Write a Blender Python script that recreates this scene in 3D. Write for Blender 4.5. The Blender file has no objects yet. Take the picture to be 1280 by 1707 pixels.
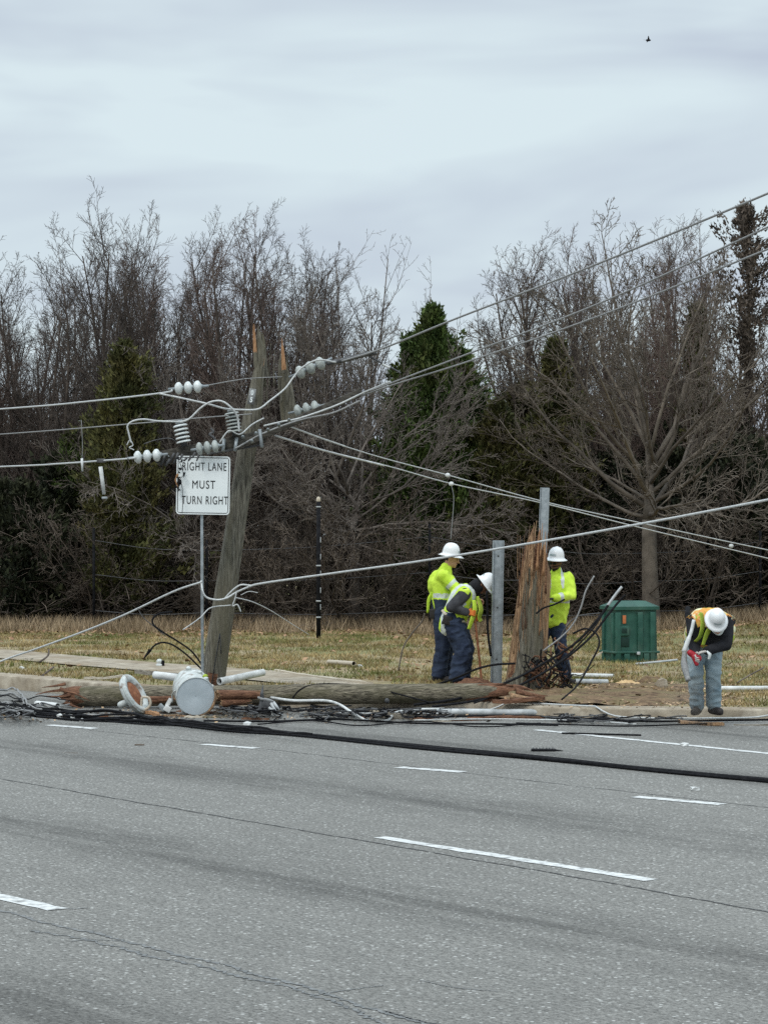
import bpy, bmesh, math, random
import numpy as np
from mathutils import Vector, Matrix, noise
R = math.radians
sc = bpy.context.scene
COL = sc.collection
# ---------------- camera, sky, sun, exposure ----------------
F, H, HY = 4200.0, 2.15, 890.0          # focal length in photo pixels, eye height, horizon row
cam = bpy.data.cameras.new('camera'); cam_o = bpy.data.objects.new('camera', cam); COL.objects.link(cam_o)
cam.sensor_fit = 'VERTICAL'; cam.sensor_height = 36.0; cam.lens = F / 1707 * 36.0
cam.shift_y = (HY - 853.5) / 1707
cam.clip_start = .5; cam.clip_end = 2000
cam_o.location = (0, 0, H); cam_o.rotation_euler = (R(90), 0, 0)
sc.camera = cam_o
sc.view_settings.view_transform = 'Standard'; sc.view_settings.look = 'None'
sc.view_settings.exposure = 0.0; sc.view_settings.gamma = 1.0
sc.render.filter_size = 1.3 if hasattr(sc.render, 'filter_size') else 1.5
SUN_EL, SUN_AZ = R(52), R(205)
w = bpy.data.worlds.new('World'); sc.world = w; w.use_nodes = True
nt = w.node_tree; N = nt.nodes; L = nt.links
N.clear()
out = N.new('ShaderNodeOutputWorld')
sky = N.new('ShaderNodeTexSky'); sky.sky_type = 'NISHITA'; sky.sun_disc = False
sky.sun_elevation = SUN_EL; sky.sun_rotation = SUN_AZ
bg1 = N.new('ShaderNodeBackground'); bg1.inputs[1].default_value = .1
L.new(sky.outputs[0], bg1.inputs[0])
tc = N.new('ShaderNodeTexCoord')
sep = N.new('ShaderNodeSeparateXYZ'); L.new(tc.outputs['Generated'], sep.inputs[0])
mp = N.new('ShaderNodeMapping'); mp.inputs['Scale'].default_value = (4.0, 4.0, 15)
mp.inputs['Rotation'].default_value = (0, R(-7), 0); mp.inputs['Location'].default_value = (3.1, 0, 1.7)
L.new(tc.outputs['Generated'], mp.inputs[0])
nz = N.new('ShaderNodeTexNoise'); nz.inputs['Scale'].default_value = 1.0; nz.inputs['Detail'].default_value = 4
nz.inputs['Roughness'].default_value = .5; nz.inputs['Distortion'].default_value = .4
L.new(mp.outputs[0], nz.inputs[0])
cr = N.new('ShaderNodeValToRGB'); e = cr.color_ramp.elements
e[0].position = .40; e[0].color = (.54, .61, .71, 1); e[1].position = .60; e[1].color = (.72, .835, .88, 1)
L.new(nz.outputs[0], cr.inputs[0])
# an overcast sky is brighter overhead than near the horizon
zr = N.new('ShaderNodeMapRange'); zr.interpolation_type = 'SMOOTHSTEP'
zr.inputs[1].default_value = .2; zr.inputs[2].default_value = .9; zr.inputs[3].default_value = 1.0; zr.inputs[4].default_value = 2.3
L.new(sep.outputs[2], zr.inputs[0])
bg2 = N.new('ShaderNodeBackground'); L.new(cr.outputs[0], bg2.inputs[0]); L.new(zr.outputs[0], bg2.inputs[1])
mx = N.new('ShaderNodeMixShader'); mx.inputs[0].default_value = .94
L.new(bg1.outputs[0], mx.inputs[1]); L.new(bg2.outputs[0], mx.inputs[2]); L.new(mx.outputs[0], out.inputs[0])
sun = bpy.data.lights.new('sun', 'SUN'); sun.energy = 1.3; sun.angle = R(18); sun.color = (1, .97, .92)
sun_o = bpy.data.objects.new('sun', sun); COL.objects.link(sun_o)
sd = Vector((math.sin(SUN_AZ) * math.cos(SUN_EL), math.cos(SUN_AZ) * math.cos(SUN_EL), math.sin(SUN_EL)))
sun_o.rotation_euler = sd.to_track_quat('Z', 'Y').to_euler()
sc.render.engine = 'CYCLES'
sc.cycles.use_denoising = False
sc.cycles.max_bounces = 5; sc.cycles.diffuse_bounces = 3; sc.cycles.transparent_max_bounces = 8

# ---------------- helpers ----------------
def at(px, py, d):
    return Vector(((px - 640) / F * d, d, H - (py - HY) / F * d))
def G(px, py, z=0.0):
    return at(px, py, (H - z) * F / (py - HY))
WO = {}                                   # world origin of every object built
def link(o, parent, origin):
    COL.objects.link(o)
    origin = Vector(origin)
    if parent is not None:
        o.parent = parent; o.location = origin - WO[parent.name]
    else:
        o.location = origin
    WO[o.name] = origin
    return o
def tag(o, label=None, cat=None, group=None, kind=None):
    if label: o['label'] = label
    if cat: o['category'] = cat
    if group: o['group'] = group
    if kind: o['kind'] = kind
    return o
def thing(name, label, cat, origin=(0, 0, 0), group=None):
    o = bpy.data.objects.new(name, None); o.empty_display_size = .2
    link(o, None, origin)
    return tag(o, label, cat, group)
def spline(pts, k=6):
    P = [Vector(p) for p in pts]
    if len(P) < 3: 
        return [P[0].lerp(P[-1], i / k) for i in range(k + 1)]
    P = [2 * P[0] - P[1]] + P + [2 * P[-1] - P[-2]]
    o = []
    for i in range(1, len(P) - 2):
        for j in range(k):
            t = j / k; a, b, c, d = P[i - 1], P[i], P[i + 1], P[i + 2]
            o.append(.5 * ((2 * b) + (c - a) * t + (2 * a - 5 * b + 4 * c - d) * t * t + (3 * b - a - 3 * c + d) * t ** 3))
    o.append(P[-2])
    return o
class MB:
    def __init__(s): s.v = []; s.f = []; s.m = []
    def add(s, vs, fs, m=0):
        b = len(s.v); s.v += [tuple(v) for v in vs]
        for f in fs: s.f.append(tuple(i + b for i in f)); s.m.append(m)
        return s
    def box(s, c, d, rot=None, m=0, bev=0.0):
        c = Vector(c); hx, hy, hz = d[0] / 2, d[1] / 2, d[2] / 2
        M = rot if rot is not None else Matrix.Identity(3)
        if bev <= 0:
            vs = [c + M @ Vector((x * hx, y * hy, z * hz)) for x in (-1, 1) for y in (-1, 1) for z in (-1, 1)]
            return s.add(vs, [(0, 1, 3, 2), (4, 6, 7, 5), (0, 4, 5, 1), (2, 3, 7, 6), (0, 2, 6, 4), (1, 5, 7, 3)], m)
        bm = bmesh.new(); bmesh.ops.create_cube(bm, size=1)
        for v in bm.verts: v.co = Vector((v.co.x * d[0], v.co.y * d[1], v.co.z * d[2]))
        bmesh.ops.bevel(bm, geom=bm.edges[:], offset=bev, segments=2, affect='EDGES', profile=.6)
        bm.verts.index_update()
        s.add([c + M @ v.co for v in bm.verts], [[v.index for v in f.verts] for f in bm.faces], m); bm.free()
        return s
    def tube(s, pts, rad, n=8, m=0, cap=True, flat=1.0, seed=None):
        P = [Vector(p) for p in pts]
        if not hasattr(rad, '__len__'): rad = [rad] * len(P)
        t = (P[1] - P[0]).normalized()
        u = t.orthogonal().normalized()
        vs = []
        for i, p in enumerate(P):
            a = P[max(i - 1, 0)]; b = P[min(i + 1, len(P) - 1)]
            t2 = (b - a)
            t2 = t2.normalized() if t2.length > 1e-9 else t
            u = (u - t2 * u.dot(t2))
            u = u.normalized() if u.length > 1e-6 else t2.orthogonal().normalized()
            w_ = t2.cross(u); t = t2
            for k in range(n):
                an = 2 * math.pi * k / n
                vs.append(p + (u * math.cos(an) + w_ * math.sin(an) * flat) * rad[i])
        fs = [(i * n + k, i * n + (k + 1) % n, (i + 1) * n + (k + 1) % n, (i + 1) * n + k) for i in range(len(P) - 1) for k in range(n)]
        if cap: fs += [tuple(reversed(range(n))), tuple((len(P) - 1) * n + k for k in range(n))]
        return s.add(vs, fs, m)
    def lathe(s, prof, n=24, M=None, m=0, cap=True):   # prof: (r, z) list, axis z
        M = M or Matrix.Identity(4)
        vs = [M @ Vector((r * math.cos(2 * math.pi * k / n), r * math.sin(2 * math.pi * k / n), z)) for r, z in prof for k in range(n)]
        fs = [(i * n + k, i * n + (k + 1) % n, (i + 1) * n + (k + 1) % n, (i + 1) * n + k) for i in range(len(prof) - 1) for k in range(n)]
        if cap: fs += [tuple(reversed(range(n))), tuple((len(prof) - 1) * n + k for k in range(n))]
        return s.add(vs, fs, m)
    def ball(s, c, r, n=12, M3=None, m=0):
        c = Vector(c); r = r if hasattr(r, '__len__') else (r, r, r)
        M3 = M3 or Matrix.Identity(3)
        vs = [c + M3 @ Vector((0, 0, -r[2]))]
        h = n // 2
        for i in range(1, h):
            a = -math.pi / 2 + math.pi * i / h
            for k in range(n):
                b = 2 * math.pi * k / n
                vs.append(c + M3 @ Vector((r[0] * math.cos(a) * math.cos(b), r[1] * math.cos(a) * math.sin(b), r[2] * math.sin(a))))
        vs.append(c + M3 @ Vector((0, 0, r[2])))
        fs = [(0, 1 + (k + 1) % n, 1 + k) for k in range(n)]
        for i in range(h - 2):
            fs += [(1 + i * n + k, 1 + i * n + (k + 1) % n, 1 + (i + 1) * n + (k + 1) % n, 1 + (i + 1) * n + k) for k in range(n)]
        t = 1 + (h - 1) * n
        fs += [(t, 1 + (h - 2) * n + k, 1 + (h - 2) * n + (k + 1) % n) for k in range(n)]
        return s.add(vs, fs, m)
    def cap(s, p0, p1, r0, r1=None, n=12, m=0):        # capsule with tapered radius
        r1 = r0 if r1 is None else r1
        p0 = Vector(p0); p1 = Vector(p1)
        d = (p1 - p0); Lg = d.length; d = d.normalized() if Lg > 1e-6 else Vector((0, 0, 1))
        pts = []; rr = []
        for i in range(4):
            a = math.pi / 2 * (i + .25) / 4
            pts.append(p0 - d * r0 * math.cos(a)); rr.append(r0 * math.sin(a))
        for i in range(5): pts.append(p0.lerp(p1, i / 4)); rr.append(r0 + (r1 - r0) * i / 4)
        for i in range(4):
            a = math.pi / 2 * (3.75 - i) / 4
            pts.append(p1 + d * r1 * math.cos(a)); rr.append(r1 * math.sin(a))
        return s.tube(pts, rr, n, m)
    def build(s, name, mats, parent=None, origin=None, smooth=True, auto=None):
        if origin is None: origin = WO[parent.name] if parent is not None else Vector((0, 0, 0))
        origin = Vector(origin)
        me = bpy.data.meshes.new(name)
        me.from_pydata([Vector(v) - origin for v in s.v], [], s.f)
        if not isinstance(mats, (list, tuple)): mats = [mats]
        for mm in mats: me.materials.append(mm)
        if len(mats) > 1: me.polygons.foreach_set('material_index', s.m)
        if smooth: me.polygons.foreach_set('use_smooth', [True] * len(s.f))
        if auto is not None and smooth:
            me.update()
            try: me.set_sharp_from_angle(angle=R(auto))
            except Exception: pass
        me.update()
        o = bpy.data.objects.new(name, me)
        return link(o, parent, origin)
def np_mesh(name, V, Fc, mat, parent=None, origin=(0, 0, 0), smooth=False, k=4):
    me = bpy.data.meshes.new(name)
    V = np.asarray(V, dtype=np.float32) - np.asarray(origin, dtype=np.float32)
    Fc = np.asarray(Fc, dtype=np.int32)
    me.vertices.add(len(V)); me.vertices.foreach_set('co', V.ravel())
    me.loops.add(Fc.size); me.loops.foreach_set('vertex_index', Fc.ravel())
    me.polygons.add(len(Fc)); me.polygons.foreach_set('loop_start', np.arange(0, Fc.size, k, dtype=np.int32))
    if smooth: me.polygons.foreach_set('use_smooth', np.ones(len(Fc), dtype=bool))
    me.materials.append(mat); me.update(calc_edges=True); me.validate()
    o = bpy.data.objects.new(name, me)
    return link(o, parent, origin)
def prisms(segs, n=3):
    """segs (k,8): p0, p1, r0, r1 -> one prism per segment"""
    S = np.asarray(segs, dtype=np.float64); p0, p1, r0, r1 = S[:, :3], S[:, 3:6], S[:, 6:7], S[:, 7:8]
    d = p1 - p0; d /= np.maximum(np.linalg.norm(d, axis=1, keepdims=True), 1e-9)
    a = np.tile(np.array([[.31, .95, .05]]), (len(S), 1))
    u = np.cross(d, a); u /= np.maximum(np.linalg.norm(u, axis=1, keepdims=True), 1e-9); w_ = np.cross(d, u)
    V = np.empty((len(S), 2 * n, 3))
    for k in range(n):
        an = 2 * math.pi * k / n; q = u * math.cos(an) + w_ * math.sin(an)
        V[:, k] = p0 + q * r0; V[:, n + k] = p1 + q * r1
    base = (np.arange(len(S)) * 2 * n)[:, None, None]
    Fq = np.array([[k, (k + 1) % n, n + (k + 1) % n, n + k] for k in range(n)])[None]
    return V.reshape(-1, 3), (base + Fq).reshape(-1, 4)
def copy_tree(o, loc, rz, s, label=None, group=None, sz=None):
    c = o.copy(); COL.objects.link(c); c.location = loc; c.rotation_euler = (0, 0, rz); c.scale = (s, s, sz or s)
    if label: c['label'] = label
    if group: c['group'] = group
    for ch in o.children:
        d = ch.copy(); COL.objects.link(d); d.parent = c
    return c

# ---------------- materials ----------------
def mat(name, c1, c2=None, scale=8, rough=.85, metal=0.0, bump=0.0, stretch=(1, 1, 1), lo=.35, hi=.65, detail=5, island=0.0,
        bscale=None, c3=None, s3=1.0, lo3=.5, hi3=.7, sheen=0.0, spec=.3, rot=(0, 0, 0)):
    m = bpy.data.materials.new(name); m.use_nodes = True
    t = m.node_tree; n = t.nodes; l = t.links; b = n['Principled BSDF']
    b.inputs['Roughness'].default_value = rough; b.inputs['Metallic'].default_value = metal
    b.inputs['Specular IOR Level'].default_value = spec
    b.inputs['Base Color'].default_value = (*c1, 1)
    if c2 is None and island == 0 and bump == 0: return m
    co = n.new('ShaderNodeTexCoord'); mp = n.new('ShaderNodeMapping'); mp.inputs['Scale'].default_value = stretch
    mp.inputs['Rotation'].default_value = rot
    l.new(co.outputs['Object'], mp.inputs[0])
    cur = None
    if c2 is not None:
        nz = n.new('ShaderNodeTexNoise'); nz.inputs['Scale'].default_value = scale; nz.inputs['Detail'].default_value = detail
        nz.inputs['Roughness'].default_value = .6
        l.new(mp.outputs[0], nz.inputs[0])
        cr = n.new('ShaderNodeValToRGB'); e = cr.color_ramp.elements
        e[0].position = lo; e[0].color = (*c1, 1); e[1].position = hi; e[1].color = (*c2, 1)
        l.new(nz.outputs[0], cr.inputs[0]); cur = cr.outputs[0]
    if c3 is not None:
        n3 = n.new('ShaderNodeTexNoise'); n3.inputs['Scale'].default_value = s3; n3.inputs['Detail'].default_value = 3
        l.new(mp.outputs[0], n3.inputs[0])
        mr = n.new('ShaderNodeMapRange'); mr.inputs[1].default_value = lo3; mr.inputs[2].default_value = hi3
        l.new(n3.outputs[0], mr.inputs[0])
        mi = n.new('ShaderNodeMix'); mi.data_type = 'RGBA'; mi.inputs[7].default_value = (*c3, 1)
        l.new(mr.outputs[0], mi.inputs[0]); l.new(cur, mi.inputs[6]); cur = mi.outputs[2]
    if island:
        ge = n.new('ShaderNodeNewGeometry'); mr = n.new('ShaderNodeMapRange')
        mr.inputs[3].default_value = 1 - island; mr.inputs[4].default_value = 1 + island
        l.new(ge.outputs['Random Per Island'], mr.inputs[0])
        mu = n.new('ShaderNodeMix'); mu.data_type = 'RGBA'; mu.blend_type = 'MULTIPLY'; mu.inputs[0].default_value = 1
        if cur is not None: l.new(cur, mu.inputs[6])
        else: mu.inputs[6].default_value = (*c1, 1)
        l.new(mr.outputs[0], mu.inputs[7]); cur = mu.outputs[2]
    if cur is not None: l.new(cur, b.inputs['Base Color'])
    if bump:
        nb = n.new('ShaderNodeTexNoise'); nb.inputs['Scale'].default_value = bscale or scale * 2; nb.inputs['Detail'].default_value = 6
        l.new(mp.outputs[0], nb.inputs[0])
        bp = n.new('ShaderNodeBump'); bp.inputs['Strength'].default_value = bump; bp.inputs['Distance'].default_value = .02
        l.new(nb.outputs[0], bp.inputs['Height']); l.new(bp.outputs[0], b.inputs['Normal'])
    return m
M = {}
M['bark'] = mat('bark', (.045, .035, .029), (.12, .096, .080), 3, .95, island=.3)
M['limb'] = mat('dark_limb_bark', (.036, .027, .022), (.095, .075, .06), 4, .95)
M['bark2'] = mat('bark_reddish', (.075, .052, .042), (.16, .118, .098), 3, .95, island=.3)
M['bark_pale'] = mat('bark_pale', (.085, .070, .055), (.175, .145, .115), 4, .9, island=.3)
M['bark_grey'] = mat('bark_grey', (.10, .083, .07), (.20, .17, .145), 4, .9, island=.3)
M['brush'] = mat('brush_twigs', (.060, .047, .037), (.15, .12, .095), 2, .95, island=.5)
M['cedar'] = mat('cedar_foliage', (.020, .044, .010), (.10, .145, .034), 1.6, .8, island=.5, c3=(.085, .075, .02), s3=.9, lo3=.52, hi3=.75)
M['cedar_olive'] = mat('cedar_olive', (.030, .038, .012), (.105, .10, .030), 1.6, .8, island=.5, c3=(.10, .075, .025), s3=.9, lo3=.5, hi3=.75)
M['ivy'] = mat('dark_undergrowth', (.008, .013, .006), (.034, .038, .016), 1.2, .85, island=.5, c3=(.06, .048, .025), s3=.8, lo3=.52, hi3=.75)
M['pole'] = mat('weathered_pole_wood', (.050, .045, .034), (.24, .222, .175), 6, .9, stretch=(9, 9, .7), bump=.9, bscale=10, c3=(.125, .112, .075), s3=.8, lo3=.45, hi3=.7)
M['log'] = mat('log_wood', (.050, .043, .030), (.27, .235, .17), 6, .9, stretch=(.7, 9, 9), bump=1, bscale=10, c3=(.105, .095, .055), s3=1.0, lo3=.45, hi3=.7, rot=(0, 0, R(12)))
M['fresh'] = mat('fresh_split_wood', (.14, .075, .038), (.50, .32, .18), 6, .85, stretch=(12, 12, .8), bump=.8, bscale=10, c3=(.11, .075, .05), s3=1, lo3=.5, hi3=.7)
M['orange_wood'] = mat('orange_split_wood', (.20, .09, .035), (.52, .30, .16), 14, .85, stretch=(12, 12, .8), bump=.4)
M['redwood'] = mat('rusty_brown_wood', (.065, .028, .016), (.24, .12, .068), 7, .9, stretch=(1, 9, 9), bump=.7)
M['board'] = mat('pale_board', (.38, .32, .24), (.58, .52, .42), 6, .85, stretch=(1.5, 9, 9), bump=.3)
M['greyboard'] = mat('grey_board', (.16, .14, .11), (.30, .27, .22), 6, .9, stretch=(1.5, 9, 9), bump=.3)
M['white'] = mat('white_plastic', (.45, .46, .44), (.72, .73, .71), 7, .5)
M['conduit'] = mat('grey_conduit', (.33, .35, .35), (.55, .57, .57), 7, .5)
M['porcelain'] = mat('glazed_porcelain', (.52, .55, .53), (.70, .73, .71), 12, .22, spec=.6)
M['polymer'] = mat('grey_polymer', (.27, .29, .27), (.46, .49, .46), 14, .4)
M['alu'] = mat('stranded_aluminium', (.40, .41, .40), (.62, .63, .61), 60, .5, metal=.2)
M['aludull'] = mat('dull_aluminium', (.20, .20, .195), (.34, .34, .33), 60, .6, metal=.2)
M['steel'] = mat('galvanised_steel', (.23, .26, .27), (.36, .39, .40), 14, .5, metal=.3, c3=(.18, .19, .19), s3=3)
M['iron'] = mat('dark_iron', (.05, .05, .052), (.13, .13, .13), 20, .6, metal=.3)
M['black'] = mat('black_rubber', (.006, .006, .007), (.016, .016, .018), 20, .8, spec=.12)
M['rust'] = mat('rust', (.16, .06, .03), (.33, .14, .07), 14, .9, bump=.4)
M['tank'] = mat('transformer_paint', (.40, .43, .41), (.64, .67, .65), 9, .45, c3=(.17, .12, .08), s3=8, lo3=.52, hi3=.70)
M['tank_end'] = mat('transformer_end_paint', (.44, .50, .53), (.54, .60, .63), 5, .45)
M['sign_white'] = mat('sign_white', (.74, .78, .76), (.82, .85, .83), 3, .5)
M['sign_black'] = mat('sign_black', (.02, .02, .02), rough=.6)
M['paint'] = mat('road_paint', (.52, .53, .51), (.72, .73, .71), 30, .7, c3=(.22, .22, .21), s3=13, lo3=.50, hi3=.70)
M['green'] = mat('green_cabinet_paint', (.018, .070, .052), (.032, .105, .076), 6, .5, c3=(.075, .125, .095), s3=4, lo3=.55, hi3=.8)
M['darkgreen'] = mat('dark_green_louvre', (.008, .03, .022), rough=.6)
M['orangelabel'] = mat('orange_sticker', (.50, .16, .06), rough=.6)
M['concrete'] = mat('concrete', (.24, .20, .15), (.44, .385, .30), 5, .95, bump=.4, bscale=40, c3=(.24, .185, .12), s3=1.3, lo3=.48, hi3=.7)
M['dirt'] = mat('dug_dirt', (.075, .045, .026), (.26, .175, .10), 9, 1, bump=1, bscale=30, c3=(.17, .13, .065), s3=3.5, lo3=.5, hi3=.62)
M['sawdust'] = mat('sawdust', (.50, .33, .16), (.66, .47, .26), 20, 1, bump=.6)
M['grass'] = mat('dry_grass_blades', (.17, .12, .05), (.42, .32, .155), 1.6, .9, island=.45, c3=(.13, .14, .040), s3=.9, lo3=.47, hi3=.62)
M['weeds'] = mat('dry_weeds', (.19, .135, .08), (.36, .27, .17), 1, .9, island=.4)
M['leaf'] = mat('fallen_leaves', (.20, .105, .06), (.34, .22, .13), 2, .9, island=.45)
M['chips'] = mat('wood_chips', (.24, .15, .08), (.50, .36, .22), 3, .9, island=.5)
M['hiviz'] = mat('high_visibility_yellow', (.46, .66, .04), (.66, .86, .09), 6, .8)
M['reflect'] = mat('reflective_band', (.50, .55, .52), (.66, .70, .66), 20, .4)
M['navy'] = mat('navy_cloth', (.014, .022, .045), (.035, .05, .085), 7, .9)
M['charcoal'] = mat('charcoal_cloth', (.03, .03, .034), (.07, .07, .075), 7, .9)
M['blackcloth'] = mat('black_cloth', (.008, .008, .01), (.022, .022, .026), 7, .9)
M['denim'] = mat('faded_denim', (.15, .22, .26), (.34, .41, .43), 5, .9, c3=(.40, .40, .36), s3=3, lo3=.55, hi3=.75)
M['orangevest'] = mat('orange_vest', (.62, .20, .05), (.72, .46, .10), 14, .8, c3=(.70, .70, .45), s3=11, lo3=.5, hi3=.6)
M['lime'] = mat('lime_vest', (.22, .30, .03), (.42, .52, .06), 8, .8)
M['boot'] = mat('boot_leather', (.012, .011, .011), (.035, .03, .028), 9, .6)
M['skin1'] = mat('skin_light', (.50, .27, .18), rough=.6)
M['skin2'] = mat('skin_dark', (.16, .075, .045), rough=.6)
M['hair'] = mat('dark_hair', (.015, .011, .009), rough=.8)
M['hat'] = mat('white_hard_hat', (.80, .81, .80), rough=.3, spec=.5)
M['hatmark'] = mat('grey_hat_sticker', (.30, .36, .36), (.42, .47, .47), 9, .5)
M['glove'] = mat('orange_glove', (.62, .17, .03), rough=.8)
M['glovepale'] = mat('pale_glove', (.50, .46, .42), rough=.8)
M['red'] = mat('red_plastic', (.36, .02, .03), rough=.4)
M['lens'] = mat('dark_lens', (.01, .01, .012), rough=.15)
# ---------------- road material ----------------
UD = Vector((.612, -.791, 0)); VD = Vector((.791, .612, 0))       # along the road, across the road
def asphalt():
    m = bpy.data.materials.new('asphalt'); m.use_nodes = True
    t = m.node_tree; n = t.nodes; l = t.links; b = n['Principled BSDF']
    b.inputs['Roughness'].default_value = .88; b.inputs['Specular IOR Level'].default_value = .25
    co = n.new('ShaderNodeTexCoord')
    rt = n.new('ShaderNodeVectorRotate'); rt.rotation_type = 'Z_AXIS'; rt.inputs['Angle'].default_value = math.atan2(.791, .612)
    l.new(co.outputs['Object'], rt.inputs[0])          # x = along, y = across
    sp = n.new('ShaderNodeSeparateXYZ'); l.new(rt.outputs[0], sp.inputs[0])
    def math_(op, a, bb, c=None):
        q = n.new('ShaderNodeMath'); q.operation = op
        for i, x in enumerate((a, bb, c)):
            if x is None: continue
            if isinstance(x, (int, float)): q.inputs[i].default_value = x
            else: l.new(x, q.inputs[i])
        return q.outputs[0]
    def noise_(scale, stretch=(1, 1, 1), det=3, rough=.55, src=None):
        mp = n.new('ShaderNodeMapping'); mp.inputs['Scale'].default_value = stretch
        l.new(src or rt.outputs[0], mp.inputs[0])
        q = n.new('ShaderNodeTexNoise'); q.inputs['Scale'].default_value = scale; q.inputs['Detail'].default_value = det
        q.inputs['Roughness'].default_value = rough
        l.new(mp.outputs[0], q.inputs[0]); return q.outputs[0]
    def rng(x, a, bb, c, d):
        q = n.new('ShaderNodeMapRange'); q.interpolation_type = 'SMOOTHSTEP'
        l.new(x, q.inputs[0])
        for i, y in enumerate((a, bb, c, d)): q.inputs[i + 1].default_value = y
        return q.outputs[0]
    fa = noise_(34, (.8, 1.3, 1), det=4, rough=.8); fb = noise_(110, det=2, rough=.7)
    fine = math_('ADD', math_('MULTIPLY', fa, .7), math_('MULTIPLY', fb, .3))
    cr = n.new('ShaderNodeValToRGB'); e = cr.color_ramp.elements
    e[0].position = .37; e[0].color = (.062, .060, .054, 1); e[1].position = .63; e[1].color = (.312, .305, .280, 1)
    l.new(fine, cr.inputs[0])
    vo = n.new('ShaderNodeTexVoronoi'); vo.inputs['Scale'].default_value = 34; l.new(rt.outputs[0], vo.inputs[0])
    vs = n.new('ShaderNodeSeparateColor'); l.new(vo.outputs['Color'], vs.inputs[0])
    stone = math_('MULTIPLY', rng(vs.outputs[0], .80, .86, 0, 1), rng(vo.outputs['Distance'], .25, .4, 1, 0))
    mi = n.new('ShaderNodeMix'); mi.data_type = 'RGBA'; mi.inputs[7].default_value = (.50, .50, .47, 1)
    l.new(math_('MULTIPLY', stone, .85), mi.inputs[0]); l.new(cr.outputs[0], mi.inputs[6])
    # worn oily band in the middle of each lane, patches, tar smears
    wob = noise_(.35, (1, 1, 1), 3)
    v = math_('ADD', sp.outputs[1], math_('MULTIPLY', math_('SUBTRACT', wob, .5), 1.1))
    ph = math_('DIVIDE', math_('SUBTRACT', v, 7.34), 3.5)
    fr = math_('SUBTRACT', math_('FRACT', ph, None), .52)
    band = rng(math_('ABSOLUTE', fr, None), 0.0, .23, 1, 0)
    bn = math_('MULTIPLY', band, rng(noise_(1.1, (.25, 2.6, 1), 5, .7), .36, .60, .2, 1))
    dark = math_('SUBTRACT', 1, math_('MULTIPLY', bn, .42))
    patch = math_('MULTIPLY', rng(noise_(.22, (.6, 1, 1), 4), .3, .7, .92, 1.08), rng(noise_(5, (.5, 1.5, 1), 5, .7), .3, .7, .90, 1.10))
    scr = rng(noise_(2.6, (.10, 3.2, 1), 5, .65), .60, .72, 1, .82)
    k = math_('MULTIPLY', math_('MULTIPLY', dark, patch), scr)
    mu = n.new('ShaderNodeMix'); mu.data_type = 'RGBA'; mu.blend_type = 'MULTIPLY'; mu.inputs[0].default_value = 1
    l.new(mi.outputs[2], mu.inputs[6]); l.new(k, mu.inputs[7]); l.new(mu.outputs[2], b.inputs['Base Color'])
    bp = n.new('ShaderNodeBump'); bp.inputs['Strength'].default_value = .7; bp.inputs['Distance'].default_value = .006
    l.new(fine, bp.inputs['Height']); l.new(bp.outputs[0], b.inputs['Normal'])
    return m
M['asphalt'] = asphalt()
M['tar'] = mat('tar_crack', (.045, .045, .045), (.09, .09, .088), 30, .8)
M['tar_thin'] = mat('worn_tar', (.115, .118, .116), (.22, .225, .22), 26, .85, lo=.4, hi=.6)
M['verge'] = mat('verge_soil_and_turf', (.20, .150, .085), (.36, .29, .175), 5, 1, bump=.9, bscale=22,
                 c3=(.19, .185, .08), s3=.7, lo3=.45, hi3=.62)
M['soil'] = mat('forest_floor', (.07, .05, .035), (.15, .11, .075), 2, 1)
# ---------------- ground, road, curb, verge, sidewalk ----------------
CP = [(-60, 105.8), (-5.36, 35.1), (-3.4, 32.7), (-1.8, 31.5), (.3, 30.55), (1.4, 30.05), (2.2, 29.5), (4.5, 29.2), (9, 28.8), (40, 27.5)]
def curbY(x):
    for a, b in zip(CP, CP[1:]):
        if x <= b[0]: return a[1] + (b[1] - a[1]) * (x - a[0]) / (b[0] - a[0])
    return CP[-1][1]
def sst(a, b, x):
    t = min(1, max(0, (x - a) / (b - a))); return t * t * (3 - 2 * t)
def curbH(x): return .18 - .07 * sst(0, 2, x)
def nz2(x, y, s, q=0): return noise.noise(Vector((x * s, y * s, q)))
def hollow(x, y):      # the walked area stays smooth
    v = .791 * x + .612 * y
    return 1 if 18.9 < v < 20.8 and y > 31.5 and x < 0 else 0
def ground(x, y):
    z = curbH(x)
    z += .07 * sst(34, 46, y) + .30 * sst(40, 50, y) * sst(2, 9, x) + .25 * sst(50, 60, y)
    if not hollow(x, y) and y > curbY(x) + .7:
        z += .035 * nz2(x, y, 1.1) + .02 * nz2(x, y, 4, 3)
    return z
def Gv(px, py):                          # a point of the verge seen at a photo position
    z = .15
    for _ in range(6):
        p = G(px, py, z); z = ground(p.x, p.y)
    return G(px, py, z)
g = MB(); S = 900
g.add([(-S, -S, -.25), (S, -S, -.25), (S, S, -.25), (-S, S, -.25)], [(0, 1, 2, 3)])
tag(g.build('ground', M['soil']), kind='structure')
g = MB(); xs = [-60, -30, -15] + [i * .25 - 8 for i in range(81)] + [15, 40]
vs = []; fs = []
for x in xs: vs += [(x, -8, 0), (x, curbY(x) + .02, 0)]
for i in range(len(xs) - 1): fs.append((2 * i, 2 * i + 2, 2 * i + 3, 2 * i + 1))
g.add(vs, fs); tag(g.build('road', M['asphalt'], smooth=False), kind='structure')
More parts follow.
